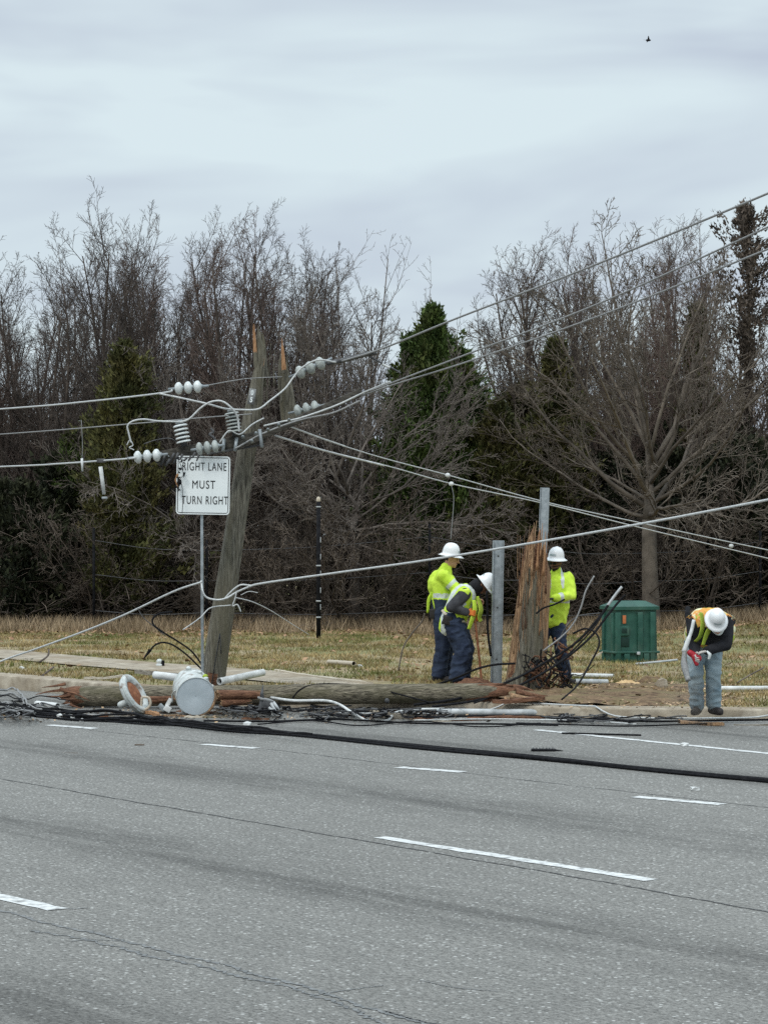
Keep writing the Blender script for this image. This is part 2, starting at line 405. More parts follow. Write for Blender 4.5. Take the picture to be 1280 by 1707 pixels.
# curb: rounded front edge, broad top
g = MB(); prof = [(0, -.1), (0.0, .82), (.012, .95), (.035, 1.0), (.40, 1.0), (.40, .3)]
xs2 = [-50, -30, -20] + [i * .2 - 12 for i in range(121)] + [20, 40]
vs = []
for x in xs2:
    yy = curbY(x); wv = 1.0
    for i, (a, b) in enumerate(prof):
        h = curbH(x) + .004 + .004 * nz2(x, 0, 3)
        vs.append((x, yy + a * (1.5 if x < -3 else 1.0) - (0 if i else 0), b * h if b > 0 else -.1))
n = len(prof)
fs = [(i * n + k, (i + 1) * n + k, (i + 1) * n + k + 1, i * n + k + 1) for i in range(len(xs2) - 1) for k in range(n - 1)]
g.add(vs, fs); tag(g.build('curb', M['concrete'], auto=40), kind='structure')
# verge
g = MB(); vs = []; fs = []
xs3 = [-50, -35, -25, -18, -14] + [i * .16 - 12 for i in range(151)] + [14, 18, 25, 38]
rows = [.0, .12] + [.12 + .16 * i for i in range(1, 70)] + [12.5, 14, 16, 18, 20, 23, 27, 32, 40, 60, 90]
for x in xs3:
    for r in rows:
        y = curbY(x) + (.58 if x < -3 else .38) + r
        vs.append((x, y, ground(x, y) - (.03 if r == 0 else .0)))
n = len(rows)
fs = [(i * n + k, (i + 1) * n + k, (i + 1) * n + k + 1, i * n + k + 1) for i in range(len(xs3) - 1) for k in range(n - 1)]
g.add(vs, fs); tag(g.build('verge', M['verge']), kind='structure')
# sidewalk, built as a slab 15 mm above the verge
far = [(-22, 61.9), (-14, 51.6), (-9, 45.13), (-6.37, 41.74), (-4.5, 39.3), (-3.43, 37.93), (-2.4, 36.8), (-1.54, 35.9), (-.8, 34.3), (-.22, 32.8), (-.1, 31.9)]
near = [(-22, 59.8), (-14, 49.5), (-9, 43.0), (-6.37, 39.6), (-4.5, 37.2), (-3.31, 35.8), (-2.4, 34.6), (-1.7, 33.6), (-1.3, 32.9), (-.9, 32.2), (-.7, 31.7)]
g = MB(); vs = []; rowsn = 6
for (a, b), (c, d) in zip(far, near):
    for j in range(rowsn + 1):
        t = j / rowsn; x = a + (c - a) * t; y = b + (d - b) * t
        vs.append((x, y, ground(x, y) + .018 - (.06 if j in (0, rowsn) and False else 0)))
n = rowsn + 1
g.add(vs, [(i * n + k, i * n + k + 1, (i + 1) * n + k + 1, (i + 1) * n + k) for i in range(len(far) - 1) for k in range(rowsn)])
tag(g.build('sidewalk', M['concrete']), kind='structure')
# painted lines
def strip(name, A, B, w_, z=.004, m='paint', rag=.011, step=.12, seed=1):
    rd = random.Random(seed); A = Vector((A[0], A[1], z)); B = Vector((B[0], B[1], z)); d = (B - A).normalized(); s = Vector((-d.y, d.x, 0))
    n = max(2, int((B - A).length / step)); vs = []
    for i in range(n + 1):
        p = A.lerp(B, i / n)
        a = w_ / 2 + rd.uniform(-rag, rag); b = w_ / 2 + rd.uniform(-rag, rag)
        vs += [p + s * a, p - s * b]
    o = MB().add(vs, [(2 * i, 2 * i + 1, 2 * i + 3, 2 * i + 2) for i in range(n)]).build(name, M[m], smooth=False)
    return tag(o, kind='structure')
LW = .115
def dash(pa, pb, w_=LW, seed=1):
    strip('lane_marking', G(*pa), G(*pb), w_, seed=seed)
for i, (pa, pb) in enumerate([((82, 1209), (160, 1215)), ((340, 1241), (427, 1248)), ((664, 1279.5), (772, 1287.5)), ((1058, 1328.5), (1203, 1341.5))]):
    dash(pa, pb, .14, i)
dash((632, 1396), (1086, 1468), .12, 7)
dash((-200, 1449), (96, 1517), .13, 8)
dash((894, 1217), (1500, 1279), .12, 9)
# cracks and seams
def crack(name, pts, w_, m='tar', z=.003, seed=3, wob=.012):
    rd = random.Random(seed); P = spline([G(x, y, z) for x, y in pts], 40); vs = []
    for i, p in enumerate(P):
        a = P[max(i - 1, 0)]; b = P[min(i + 1, len(P) - 1)]; d = (b - a).normalized(); s = Vector((-d.y, d.x, 0))
        o = s * (noise.noise(p * 2.3) * wob * 2 + rd.uniform(-wob, wob) * .5); h = w_ * (.35 + .9 * rd.random()) / 2
        vs += [p + o + s * h, p + o - s * h]
    o = MB().add(vs, [(2 * i, 2 * i + 1, 2 * i + 3, 2 * i + 2) for i in range(len(P) - 1)]).build(name, M[m], smooth=False)
    return tag(o, kind='structure')
crack('road_seam', [(-40, 1291), (300, 1349), (640, 1407), (960, 1462), (1330, 1529)], .022, seed=1)
crack('road_seam', [(150, 1217), (500, 1255), (900, 1303), (1300, 1348)], .016, 'tar', seed=2)
crack('road_seam', [(-40, 1508), (150, 1555), (330, 1597), (500, 1645), (700, 1706), (800, 1740)], .035, 'tar_thin', seed=4, wob=.03)
crack('road_seam', [(60, 1550), (250, 1590), (420, 1632), (560, 1672), (690, 1725)], .03, 'tar_thin', seed=5, wob=.04)
crack('road_seam', [(96, 1512), (120, 1515), (147, 1513)], .02, 'tar_thin', seed=6)
crack('road_seam', [(520, 1660), (580, 1650), (640, 1642)], .014, 'tar_thin', seed=7)
crack('road_seam', [(120, 1569), (150, 1566), (200, 1568)], .014, 'tar_thin', seed=8)
crack('road_seam', [(700, 1634), (760, 1645), (830, 1652)], .012, 'tar_thin', seed=9)
crack('road_seam', [(640, 1685), (690, 1700), (760, 1715)], .02, 'tar', seed=10)
# ---------------- short dry grass, fallen leaves, tall dry weeds ----------------
def on_walk(x, y):
    v = .791 * x + .612 * y
    return x < .1 and 19.1 < v < 20.6 and y > 31.6 and not (x > -1.0 and v < 19.4)
def dirt_mask(x, y):
    return sst(1.7, .6, math.hypot((x - 2.5) / 1.5, (y - 31.2) / 1.25)) + .8 * sst(1.2, .5, math.hypot((x - 3.6) / 1.2, (y - 33.5) / .9))
def scatter(name, count, seed, region, size, lean, matn, avoid=True, dens=None, wfac=.16):
    rd = np.random.default_rng(seed); X0, X1, Y0, Y1 = region
    x = rd.uniform(X0, X1, count * 2); y = Y0 + (Y1 - Y0) * rd.random(count * 2)
    V = []; keep = 0
    for a, b in zip(x, y):
        if abs(a) > b * .168 + .5: continue
        if b < curbY(a) + .45: continue
        if avoid and (on_walk(a, b) or random.random() < dirt_mask(a, b)): continue
        if dens and random.random() > dens(a, b): continue
        z = ground(a, b); h = size * (.5 + .9 * random.random()); an = random.random() * 6.28
        wd = wfac * size; c, s = math.cos(an), math.sin(an); lx = random.uniform(-lean, lean) * h; ly = random.uniform(-lean, lean) * h
        V += [(a - c * wd, b - s * wd, z - .01), (a + c * wd, b + s * wd, z - .01), (a + lx, b + ly, z + h)]
        keep += 1
        if keep >= count: break
    Fc = np.arange(len(V)).reshape(-1, 3)
    o = np_mesh(name, V, Fc, M[matn], k=3)
    return tag(o, kind='stuff')
random.seed(5)
pat = lambda a, b: .25 + .75 * (nz2(a, b, .8) > -.1)
o = scatter('grass', 90000, 1, (-9, 9, 29, 50), .055, .9, 'grass', dens=pat)
tag(o, 'short dry winter grass covering the verge behind the curb', 'grass')
o = scatter('dry_weeds', 26000, 2, (-11, 11, 47.0, 53), .24, .6, 'weeds', wfac=.045, dens=lambda a, b: sst(47.2, 49.5, b + nz2(a, 0, .7) * 1.6) * (.4 + .6 * (nz2(a, b, .5, 5) > -.1)))
tag(o, 'tall dry weeds along the foot of the tree line', 'weeds')
def leaves(name, count, seed, test, matn, s0, zup=.02, xr=(-11, 11), yr=(28, 56), flat=.5):
    rd = random.Random(seed); V = []
    k = 0
    while k < count:
        a = rd.uniform(*xr); b = rd.uniform(*yr)
        if abs(a) > b * .168 + .5: k += .2; continue
        if rd.random() > test(a, b): k += .05; continue
        k += 1
        z = (ground(a, b) if b > curbY(a) else 0) + rd.random() * zup; s = s0 * rd.uniform(.4, 1.3); an = rd.random() * 6.28
        u = Vector((math.cos(an), math.sin(an), rd.uniform(-flat, flat))) * s; v = Vector((-math.sin(an), math.cos(an), rd.uniform(-flat, flat))) * s * rd.uniform(.3, .8)
        c = Vector((a, b, z + s * .25)); V += [c - u, c - v, c + u, c + v]
    o = np_mesh(name, V, np.arange(len(V)).reshape(-1, 4), M[matn], k=4)
    return tag(o, kind='stuff')
o = leaves('fallen_leaves', 16000, 3, lambda a, b: (on_walk(a, b) == 0) * (b > curbY(a) + .4) * (.05 + .95 * sst(45, 49.5, b + nz2(a, b, .4) * 2)), 'leaf', .05, .05)
tag(o, 'brown fallen leaves scattered over the verge and tree line', 'leaves')
# ---------------- trees ----------------
def grow(seed, Lg=8.0, stems=3, lean=(8, 22), counts=(22, 11, 7), ratios=(.36, .42, .48), angs=(33, 42, 50), trop=(.10, .10, .05),
         r0=.09, start=.22, jit=.065, trunk=0.0, trunk_r=.12, min_r=.0048, tpr=.56, leader=0.0):
    rd = random.Random(seed); limbs = []; tw = []
    def branch(p, d, L_, r, lv):
        n = (9, 6, 4, 3)[lv]; pts = [p.copy()]; rr = [r]; d = d.normalized()
        for i in range(n):
            j = jit * (1, 1.2, 1.5, 1.6)[lv]
            d = (d + Vector((rd.gauss(0, j), rd.gauss(0, j), rd.gauss(0, j) + (trop[min(lv, 2)])))).normalized()
            p = p + d * (L_ / n); pts.append(p.copy()); rr.append(max(min_r * .7, r * (1 - .82 * (i + 1) / n)))
        if lv == 0: limbs.append((pts, rr))
        else:
            for a, b, ra, rb in zip(pts, pts[1:], rr, rr[1:]): tw.append((*a, *b, ra, rb))
        if lv >= len(counts): return
        c = counts[lv]
        for k in range(c):
            t = start + (1 - start) * (k + rd.random()) / c if lv == 0 else .15 + .83 * (k + rd.random()) / c
            t = min(t, .98); i = min(int(t * n), n - 1); f = t * n - i
            q = pts[i].lerp(pts[i + 1], f); dd = (pts[i + 1] - pts[i]).normalized()
            ax = dd.orthogonal().normalized(); ax.rotate(Matrix.Rotation(rd.random() * 6.283, 3, dd))
            nd = dd.copy(); nd.rotate(Matrix.Rotation(R(angs[lv] * rd.uniform(.6, 1.35)), 3, ax))
            L2 = L_ * ratios[lv] * (1 - tpr * t) * rd.uniform(.65, 1.3)
            branch(q, nd, L2, max(min_r, rr[i] * .55 if lv < 2 else min_r * 1.1), lv + 1)
    base = Vector((0, 0, -.15))
    if trunk > 0:
        pts = [base, Vector((rd.uniform(-.05, .05), 0, trunk * .5)), Vector((rd.uniform(-.08, .08), 0, trunk))]
        limbs.append((spline(pts, 3), [trunk_r * (1.15 - .05 * i) for i in range(7)]))
        base = pts[-1]
        if leader > 0:
            pts = [base + Vector((rd.gauss(0, .05) * i, rd.gauss(0, .05) * i, leader * i / 4)) for i in range(5)]; limbs.append((spline(pts, 2), [trunk_r * (.85 - .085 * i) for i in range(9)]))
            LP = pts
    for s in range(stems):
        az = 6.283 * (s + rd.random() * .7) / stems; le = R(rd.uniform(*lean))
        d = Vector((math.cos(az) * math.sin(le), math.sin(az) * math.sin(le), math.cos(le)))
        b0 = base + (Vector((math.cos(az), math.sin(az), 0)) * rd.uniform(.05, .2) if trunk == 0 else Vector((0, 0, -rd.random() * trunk * .25)))
        if leader > 0:
            u = (s / stems) ** 1.2 * 4; i = min(3, int(u)); b0 = LP[i].lerp(LP[i + 1], u - i); az = s * 2.4; le = R(lean[1] + (lean[0] - lean[1]) * (s / stems) + rd.uniform(-10, 10)); d = Vector((math.cos(az) * math.sin(le), math.sin(az) * math.sin(le), math.cos(le)))
        branch(b0, d, Lg * rd.uniform(.82, 1.05), r0 * rd.uniform(.75, 1.1), 0)
    return limbs, tw
HT = {}
def bare_tree(name, label, cat, m, origin=(0, 0, 0), group=None, **kw):
    limbs, tw = grow(**kw)
    t = thing(name, label, cat, origin, group)
    g = MB(); o = Vector(origin)
    for pts, rr in limbs: g.tube([p + o for p in pts], rr, 7, cap=True)
    g.build('trunk', M['limb'] if m in (M['bark'], M['bark2']) else m, t)
    V, Fc = prisms(tw, 3); np_mesh('crown', V + np.array(o)[None], Fc, m, t, origin)
    HT[name + str(kw['seed'])] = float(np.percentile(V[:, 2], 99.7))
    return t
def cedar(name, label, cat, matn, origin, seed, h=6.0, wd=1.6, count=9000, group=None, base=.15, leaf=.10, uneven=.25, low=.5):
    rd = random.Random(seed); o = Vector(origin); t = thing(name, label, cat, origin, group)
    g = MB(); g.tube([o + Vector((0, 0, -.15)), o + Vector((.05, 0, h * .5)), o + Vector((0, 0, h * .93))], [.13, .07, .015], 7); g.build('trunk', M['bark'], t)
    V = []; nb = int(count / 55)
    for b in range(nb):
        z = h * (base + (1 - base) * (b + rd.random()) / nb); q = (z / h - base) / (1 - base)
        az = rd.random() * 6.283
        prof = wd * (low + (1 - low) * min(1, q / .25)) * (1 - q) ** .6 if q > .0 else wd * low
        Lb = max(.12, prof * (1 + uneven * 2.6 * noise.noise(Vector((math.cos(az) * 1.6, math.sin(az) * 1.6, z * 1.4 + seed))) + rd.gauss(0, uneven * .7)))
        d = Vector((math.cos(az), math.sin(az), rd.uniform(.45, 1.5))).normalized()
        tip = Vector((0, 0, z - Lb * .35)) + d * Lb
        for k in range(70):
            u = rd.random() ** .55; c = Vector((0, 0, z - Lb * .35)).lerp(tip, u) + Vector((rd.gauss(0, .075), rd.gauss(0, .075), rd.gauss(0, .09))) * (1.25 - .75 * u)
            dd = (d + Vector((rd.gauss(0, .45), rd.gauss(0, .45), rd.gauss(.3, .4)))).normalized(); s = leaf * rd.uniform(.5, 1.3)
            sd = dd.orthogonal().normalized(); sd.rotate(Matrix.Rotation(rd.random() * 6.28, 3, dd))
            V += [o + c - sd * s * .28, o + c + sd * s * .28, o + c + dd * s]
    np_mesh('crown', V, np.arange(len(V)).reshape(-1, 3), M[matn], t, origin, k=3)
    return t
def gz(x, y): return ground(x, y) if y < 60 else ground(x, 60)
def base_pt(px, d):
    x = (px - 640) / F * d; return Vector((x, d, gz(x, d) - .02))
rd = random.Random(42)
# prototypes
protos = []
cfg = [dict(seed=1, Lg=8.3, stems=6, lean=(8, 30)), dict(seed=2, Lg=8.0, stems=5, lean=(8, 28), r0=.10),
       dict(seed=3, Lg=8.6, stems=10, lean=(8, 40), jit=.07, counts=(20, 10, 7)), dict(seed=4, Lg=7.6, stems=5, lean=(6, 26), trunk=.8, trunk_r=.15),
       dict(seed=5, Lg=8.2, stems=6, lean=(8, 30), trop=(.14, .14, .08)), dict(seed=6, Lg=8.4, stems=3, lean=(4, 18), counts=(19, 9, 6), start=.15)]
spots = [  # px, depth, prototype, scale, label
    (150, 54.2, 2, 362, 'dark multi-stemmed bare tree with a broad rounded fan crown, leftmost tall one'),
    (215, 56, 0, 368, 'dark upright bare tree directly behind the leftmost fan-crowned tree'),
    (345, 55, 4, 380, 'reddish brown bare tree rising above the hanging insulator string'),
    (430, 54, 1, 360, 'dense bare tree rising behind the broken top of the leaning pole'),
    (500, 56, 5, 385, 'slender bare tree just right of the leaning pole top'),
    (560, 54.5, 0, 415, 'bare tree with a rounded crown sloping down towards the sky gap'),
    (905, 55, 3, 410, 'bare tree with pale upright twigs right of the tall cedar'),
    (985, 56, 1, 390, 'tall bare tree crossed by the upper overhead line'),
    (1075, 55.5, 4, 395, 'close-set bare tree standing behind the spreading roadside tree'),
    (1160, 57, 5, 385, 'straight dark bare tree between the spreading tree and the right edge'),
    (-10, 55, 1, 450, 'reddish bare tree cut by the left edge above the low overhead line'),
]
G1 = 'bare trees of the wood behind the verge'
plab = 'bare dark tree among many alike in the crowded wood'
for i, c in enumerate(cfg):
    c.setdefault('r0', .09)
    protos.append(bare_tree('bare_tree', 'x', 'tree', M['bark2'] if i in (1, 4) else M['bark'], group=G1, **c))
used = set()
PH = [HT['bare_tree' + str(c['seed'])] for c in cfg]
def put(i, px, d, s, label, rz=None, sz=None):
    p = base_pt(px, d); rz = rd.random() * 6.28 if rz is None else rz
    if i not in used:
        used.add(i); o = protos[i]; o.location = p; o.rotation_euler = (0, 0, rz); o.scale = (s, s, sz or s); o['label'] = label; return o
    return copy_tree(protos[i], p, rz, s, label, G1, sz)
def top_limit(px):     # height of the crowns in the photo
    K = [(-200, 470), (0, 440), (60, 365), (250, 365), (330, 385), (450, 355), (560, 400), (640, 500), (700, 560), (780, 540), (860, 430), (960, 385), (1100, 395), (1200, 350), (1500, 350)]
    for a, b in zip(K, K[1:]):
        if px <= b[0]: return a[1] + (b[1] - a[1]) * (px - a[0]) / (b[0] - a[0])
    return 380
for (px, d, i, ty, lb) in spots: put(i, px, d, ((HY - ty) / F * d + 1.75) / PH[i], lb)
for k in range(10):
    px = -120 + 1520 * (k + rd.random()) / 10; d = rd.uniform(56, 76)
    i = rd.randrange(6); hgt = (HY - top_limit(px) - rd.uniform(0, 70)) / F * d + 1.75
    s = hgt / PH[i]
    put(i, px, d, s, plab)
# small saplings showing pale against the gap
bare_tree('bare_tree', 'thin open bare tree with a few pale branches reaching into the sky gap', 'tree', M['bark_grey'], base_pt(632, 57), 'bare trees of the wood behind the verge',
          seed=21, Lg=7.9, stems=3, lean=(2, 10), tpr=.6, counts=(9, 5, 3), ratios=(.36, .42, .5), r0=.06, start=.45)
bare_tree('bare_tree', 'thin bare sapling leaning over the tall cedar towards the right', 'tree', M['bark_grey'], base_pt(740, 58), 'bare trees of the wood behind the verge',
          seed=22, Lg=6.3, stems=3, lean=(6, 22), tpr=.6, counts=(9, 5, 3), ratios=(.40, .42, .5), r0=.055, start=.45)
bare_tree('bare_tree', 'dark leafless tree with pale broken tip beside the tall cedar', 'tree', M['bark'], base_pt(835, 57), 'bare trees of the wood behind the verge',
          seed=23, Lg=6.0, stems=3, lean=(8, 24), counts=(11, 7, 4), r0=.075, start=.3)
bare_tree('bare_tree', 'pale thin treetop standing above the right group of bare trees', 'tree', M['bark_grey'], base_pt(1015, 60), 'bare trees of the wood behind the verge',
          seed=24, Lg=8.0, stems=3, lean=(2, 9), counts=(10, 6, 3), ratios=(.34, .42, .5), r0=.06, start=.5)
# spreading roadside trees
bare_tree('spreading_tree', 'spreading bare tree with a short grey trunk behind the green cabinet', 'tree', M['bark_pale'], base_pt(1086, 49.3), None,
          seed=31, Lg=4.5, stems=20, lean=(12, 84), leader=1.5, tpr=.5, counts=(13, 7, 5), ratios=(.40, .42, .5), angs=(34, 38, 40), trop=(.05, .04, .03), r0=.05, start=.2, jit=.11, trunk=2.15, trunk_r=.165, min_r=.007)
bare_tree('spreading_tree', 'low spreading bare tree whose thin branches sweep behind the workers', 'tree', M['bark_grey'], base_pt(590, 51.5), None,
          seed=33, Lg=4.0, stems=19, lean=(15, 100), counts=(14, 8, 5), ratios=(.42, .45, .5), angs=(30, 34, 36), trop=(.03, .04, .03), r0=.034, start=.15, jit=.11, leader=1.3, tpr=.5, trunk=1.7, trunk_r=.12, min_r=.0065)
bare_tree('spreading_tree', 'low bare tree whose thin branches sweep left below the road sign', 'tree', M['bark_grey'], base_pt(330, 52), None,
          seed=35, Lg=3.7, stems=16, lean=(15, 100), counts=(13, 7, 4), ratios=(.42, .45, .5), angs=(30, 34, 36), trop=(.03, .04, .03), r0=.03, start=.15, jit=.11, leader=1.2, tpr=.5, trunk=1.4, trunk_r=.10, min_r=.0065)
# evergreens
cedar('cedar_tree', 'tall dark green cedar with a pointed top in the middle of the wood', 'tree', 'cedar', base_pt(722, 53.0), 1, h=6.6, wd=1.35, count=42000, base=.08, uneven=.5)
cedar('cedar_tree', 'shorter dark cedar crowding the left side of the tall pointed cedar', 'tree', 'cedar', base_pt(685, 53.6), 11, h=6.0, wd=1.25, count=30000, base=.08, uneven=.55)
cedar('cedar_tree', 'shorter dark cedar crowding the right side of the tall pointed cedar', 'tree', 'cedar', base_pt(768, 53.3), 12, h=5.7, wd=1.4, count=34000, base=.08, uneven=.55)
cedar('cedar_tree', 'broad olive cedar mass between the stump and the spreading tree', 'tree', 'cedar_olive', base_pt(868, 53.8), 13, h=5.0, wd=1.4, count=26000, base=.05, uneven=.5, low=.8)
cedar('cedar_tree', 'olive green cedar with a ragged top beside the tallest bare tree at left', 'tree', 'cedar_olive', base_pt(208, 51.3), 2, h=5.7, wd=1.3, count=34000, base=.12, uneven=.55, low=.8)
cedar('cedar_tree', 'brownish green cedar behind the spreading tree, right of the tall cedar', 'tree', 'cedar_olive', base_pt(925, 53), 3, h=5.9, wd=1.25, count=30000, base=.1, uneven=.35)
cedar('cedar_tree', 'small rounded yellow-green cedar at the right foot of the tall cedar', 'tree', 'cedar_olive', base_pt(830, 52.6), 4, h=4.6, wd=1.5, count=34000, base=.05, uneven=.3, low=.8)
cedar('cedar_tree', 'dark narrow evergreen reaching above the crowns near the right edge', 'tree', 'brush', base_pt(1245, 57), 5, h=8.9, wd=1.9, count=13000, base=.2, uneven=1.0, low=.7)
cedar('cedar_tree', 'thin ragged evergreen between the bare stems at right', 'tree', 'cedar_olive', base_pt(1160, 56), 6, h=6.6, wd=.6, count=9000, base=.3, uneven=.5, low=.8)
cedar('cedar_tree', 'low dark cedar beneath the hanging fuse at left', 'tree', 'cedar', base_pt(120, 53), 7, h=3.9, wd=.8, count=16000, base=.05, uneven=.4, low=.8)
# shrubs
G2 = 'shrubs under the trees'
sp_ = []
for i in range(3):
    sp_.append(bare_tree('shrub', 'x', 'shrub', M['brush'], group=G2, seed=50 + i, Lg=3.1, stems=11, lean=(8, 52), counts=(9, 6, 4), ratios=(.42, .45, .5),
               angs=(34, 40, 40), trop=(.03, .03, .02), r0=.022, start=.15, jit=.16, min_r=.006))
slab = 'tangled dark brown shrub in the unbroken thicket below the trees'
for k in range(66):
    px = -60 + 1420 * (k + rd.random()) / 66; d = rd.choice((50.8, 52.3, 54.5, 58, 64)) + rd.random(); i = k % 3; s = rd.uniform(.75, 1.2)
    if k < 3: o = sp_[i]; o.location = base_pt(px, d); o.scale = (s, s, s); o['label'] = slab
    else: copy_tree(sp_[i], base_pt(px, d), rd.random() * 6.28, s, slab, G2)
G3 = 'leafy evergreen bushes at the foot of the wood'
bp0 = None
for k, (px, d, s) in enumerate([(40, 51.4, 1.1), (95, 53, 1.3), (-20, 52.5, 1.2), (150, 55, 1.0), (880, 54, 1.1), (960, 53.3, 1.25), (1010, 54.8, 1.3), (1060, 53.7, 1.2), (1130, 53.2, 1.3), (1190, 54.2, 1.3), (1250, 53, 1.35), (1300, 54, 1.2), (1100, 56, 1.5), (1210, 57, 1.5), (700, 57, 1.2), (300, 57, 1.0), (1020, 52.2, 1.0), (1160, 52.0, 1.1), (1225, 52, 1.2), (1280, 51.8, 1.0), (70, 52, 1.0), (10, 52, 1.1), (200, 53, .9), (930, 52.6, .9), (800, 53.5, 1.0), (860, 52.5, .8)]):
    lb = 'dark leafy bush among others alike at the foot of the wood'
    if bp0 is None:
        bp0 = cedar('leafy_bush', lb, 'bush', 'ivy', (0, 0, 0), 60, h=2.6, wd=1.1, count=14000, base=.02, leaf=.10, uneven=.5, low=.95, group=G3)
        bp0.location = base_pt(px, d); bp0.scale = (s, s, s)
    else: copy_tree(bp0, base_pt(px, d), rd.random() * 6.28, s, lb, G3)
# the depth of the wood, read as one mass
limbs = []; rw = random.Random(9)
for k in range(260):
    d = rw.uniform(80, 135); x = rw.uniform(-.19, .19) * d; h = rw.uniform(4.5, 6.8) * d / 90; p = Vector((x, d, 0)); q = p + Vector((rw.uniform(-.7, .7), 0, h))
    limbs.append((*p, *q, .13, .03))
    for j in range(26):
        t = rw.uniform(.12, .98); a = p.lerp(q, t); ln = h * .34 * (1.15 - t * .8); az = rw.random() * 6.28; b = a + Vector((math.cos(az) * ln * .55, math.sin(az) * ln * .55, ln * rw.uniform(.4, .9)))
        limbs.append((*a, *b, .035, .01))
        for m_ in range(5):
            u = rw.uniform(.2, 1); c = a.lerp(b, u); e_ = c + Vector((rw.gauss(0, .35), rw.gauss(0, .35), rw.uniform(.2, .8))); limbs.append((*c, *e_, .02, .01))
V, Fc = prisms(limbs, 3)
tag(np_mesh('far_woods', V, Fc, M['brush']), 'far bare woods seen as one dark mass between the trunks', 'woods', kind='stuff')
# tangled low undergrowth
limbs = []
for k in range(9000):
    x = rw.uniform(-11.5, 11.5); y = rw.uniform(50.6, 60); z = ground(x, y) + rw.random() ** 1.6 * 2.1 ; a = Vector((x, y, z)); az = rw.random() * 6.28
    dz = rw.uniform(-.2, .8); ln = rw.uniform(.3, 1.1)
    for j in range(3):
        b = a + Vector((math.cos(az) * ln / 3, math.sin(az) * ln / 3, dz * ln / 3)); limbs.append((*a, *b, .008, .006)); a = b; dz -= rw.uniform(0, .5); az += rw.uniform(-.4, .4)
V, Fc = prisms(limbs, 3)
tag(np_mesh('undergrowth', V, Fc, M['brush']), 'matted dead vines and twigs filling the foot of the wood', 'undergrowth', kind='stuff')
# ---------------- broken poles ----------------
def jag_pole(name, base, top, r0, r1, mats, parent, seed, jag=(0, 0), ragged=.3, n=44, k=46, groove=.02, paint=None, sq=1.0, bottom=0, jagfn=None):
    """a split timber pole: grooved skin, splintered top with a height of its own for every sliver"""
    rd = random.Random(seed); base = Vector(base); top = Vector(top); ax = (top - base); Lg = ax.length; d = ax.normalized()
    u = d.cross(Vector((0, 1, 0))).normalized(); w_ = u.cross(d)     # u = photo right, w = towards the camera/away
    if w_.y > 0: pass
    hts = []
    cur = 0
    for i in range(n):
        a = 2 * math.pi * i / n
        b = jagfn(a) if jagfn else 1.0
        if i % 2 == 0: cur = rd.uniform(-ragged, ragged * .4)
        hts.append(b + cur * rd.uniform(.4, 1) / Lg)
    vs = []; fs = []; ms = []
    for j in range(k + 1):
        for i in range(n):
            a = 2 * math.pi * i / n; t = j / k * hts[i]
            r = r0 + (r1 - r0) * min(t, 1.15)
            r *= 1 + groove * 2.2 * noise.noise(Vector((math.cos(a) * 3.2, math.sin(a) * 3.2, t * Lg * .35 + seed))) + groove * noise.noise(Vector((math.cos(a) * 9, math.sin(a) * 9, t * Lg * .8 + seed)))
            if j > k - 6 and hts[i] > 0: r *= 1 - .06 * (j - k + 6)
            p = base + d * (t * Lg) + (u * math.cos(a) + w_ * math.sin(a) * sq) * r
            vs.append(p)
    ctop = min(hts) - .06
    b0 = len(vs); vs.append(base + d * (ctop * Lg)); vs.append(base)
    for j in range(k):
        for i in range(n):
            fs.append((j * n + i, j * n + (i + 1) % n, (j + 1) * n + (i + 1) % n, (j + 1) * n + i))
    for i in range(n):
        fs.append((k * n + i, k * n + (i + 1) % n, b0)); fs.append(((i + 1) % n, i, b0 + 1))
    g = MB(); g.v = [tuple(v) for v in vs]; g.f = fs
    for f in fs:
        c = sum((Vector(vs[i]) for i in f), Vector()) / len(f)
        rel = c - base; t = rel.dot(d) / Lg; q = rel - d * rel.dot(d); a = math.atan2(q.dot(w_), q.dot(u))
        g.m.append(paint(t, a, c, len(f) == 3) if paint else 0)
    return g.build(name, mats, parent, auto=50)
def sliver(g, p, q, w0, w1, th=.3, m=0, seed=0, bow=.02):
    rd = random.Random(seed); p = Vector(p); q = Vector(q)
    mid = p.lerp(q, .5) + Vector((rd.uniform(-bow, bow), rd.uniform(-bow, bow), rd.uniform(-bow, bow)))
    P = spline([p, mid, q], 4); n = len(P)
    g.tube(P, [w0 + (w1 - w0) * i / (n - 1) for i in range(n)], 6, m, flat=th)
WOODS = [M['pole'], M['fresh'], M['redwood'], M['orange_wood']]
# leaning pole: the broken-off top half standing on its end
LB = at(351, 1157, 31.95); LT = at(433, 607, 31.95)
lp = thing('utility_pole', 'weathered grey utility pole leaning right beside the road sign, its top split open', 'utility pole', LB)
def paint_lp(t, a, c, tri):
    if t < .06 and math.sin(a * 3) > .2: return 2
    if tri and t > .8: return 1
    return 0
jag_pole('shaft', LB, LT, .160, .100, WOODS, lp, 3, ragged=.16, groove=.03, paint=paint_lp,
         jagfn=lambda a: 1.0 - .02 * math.cos(a))
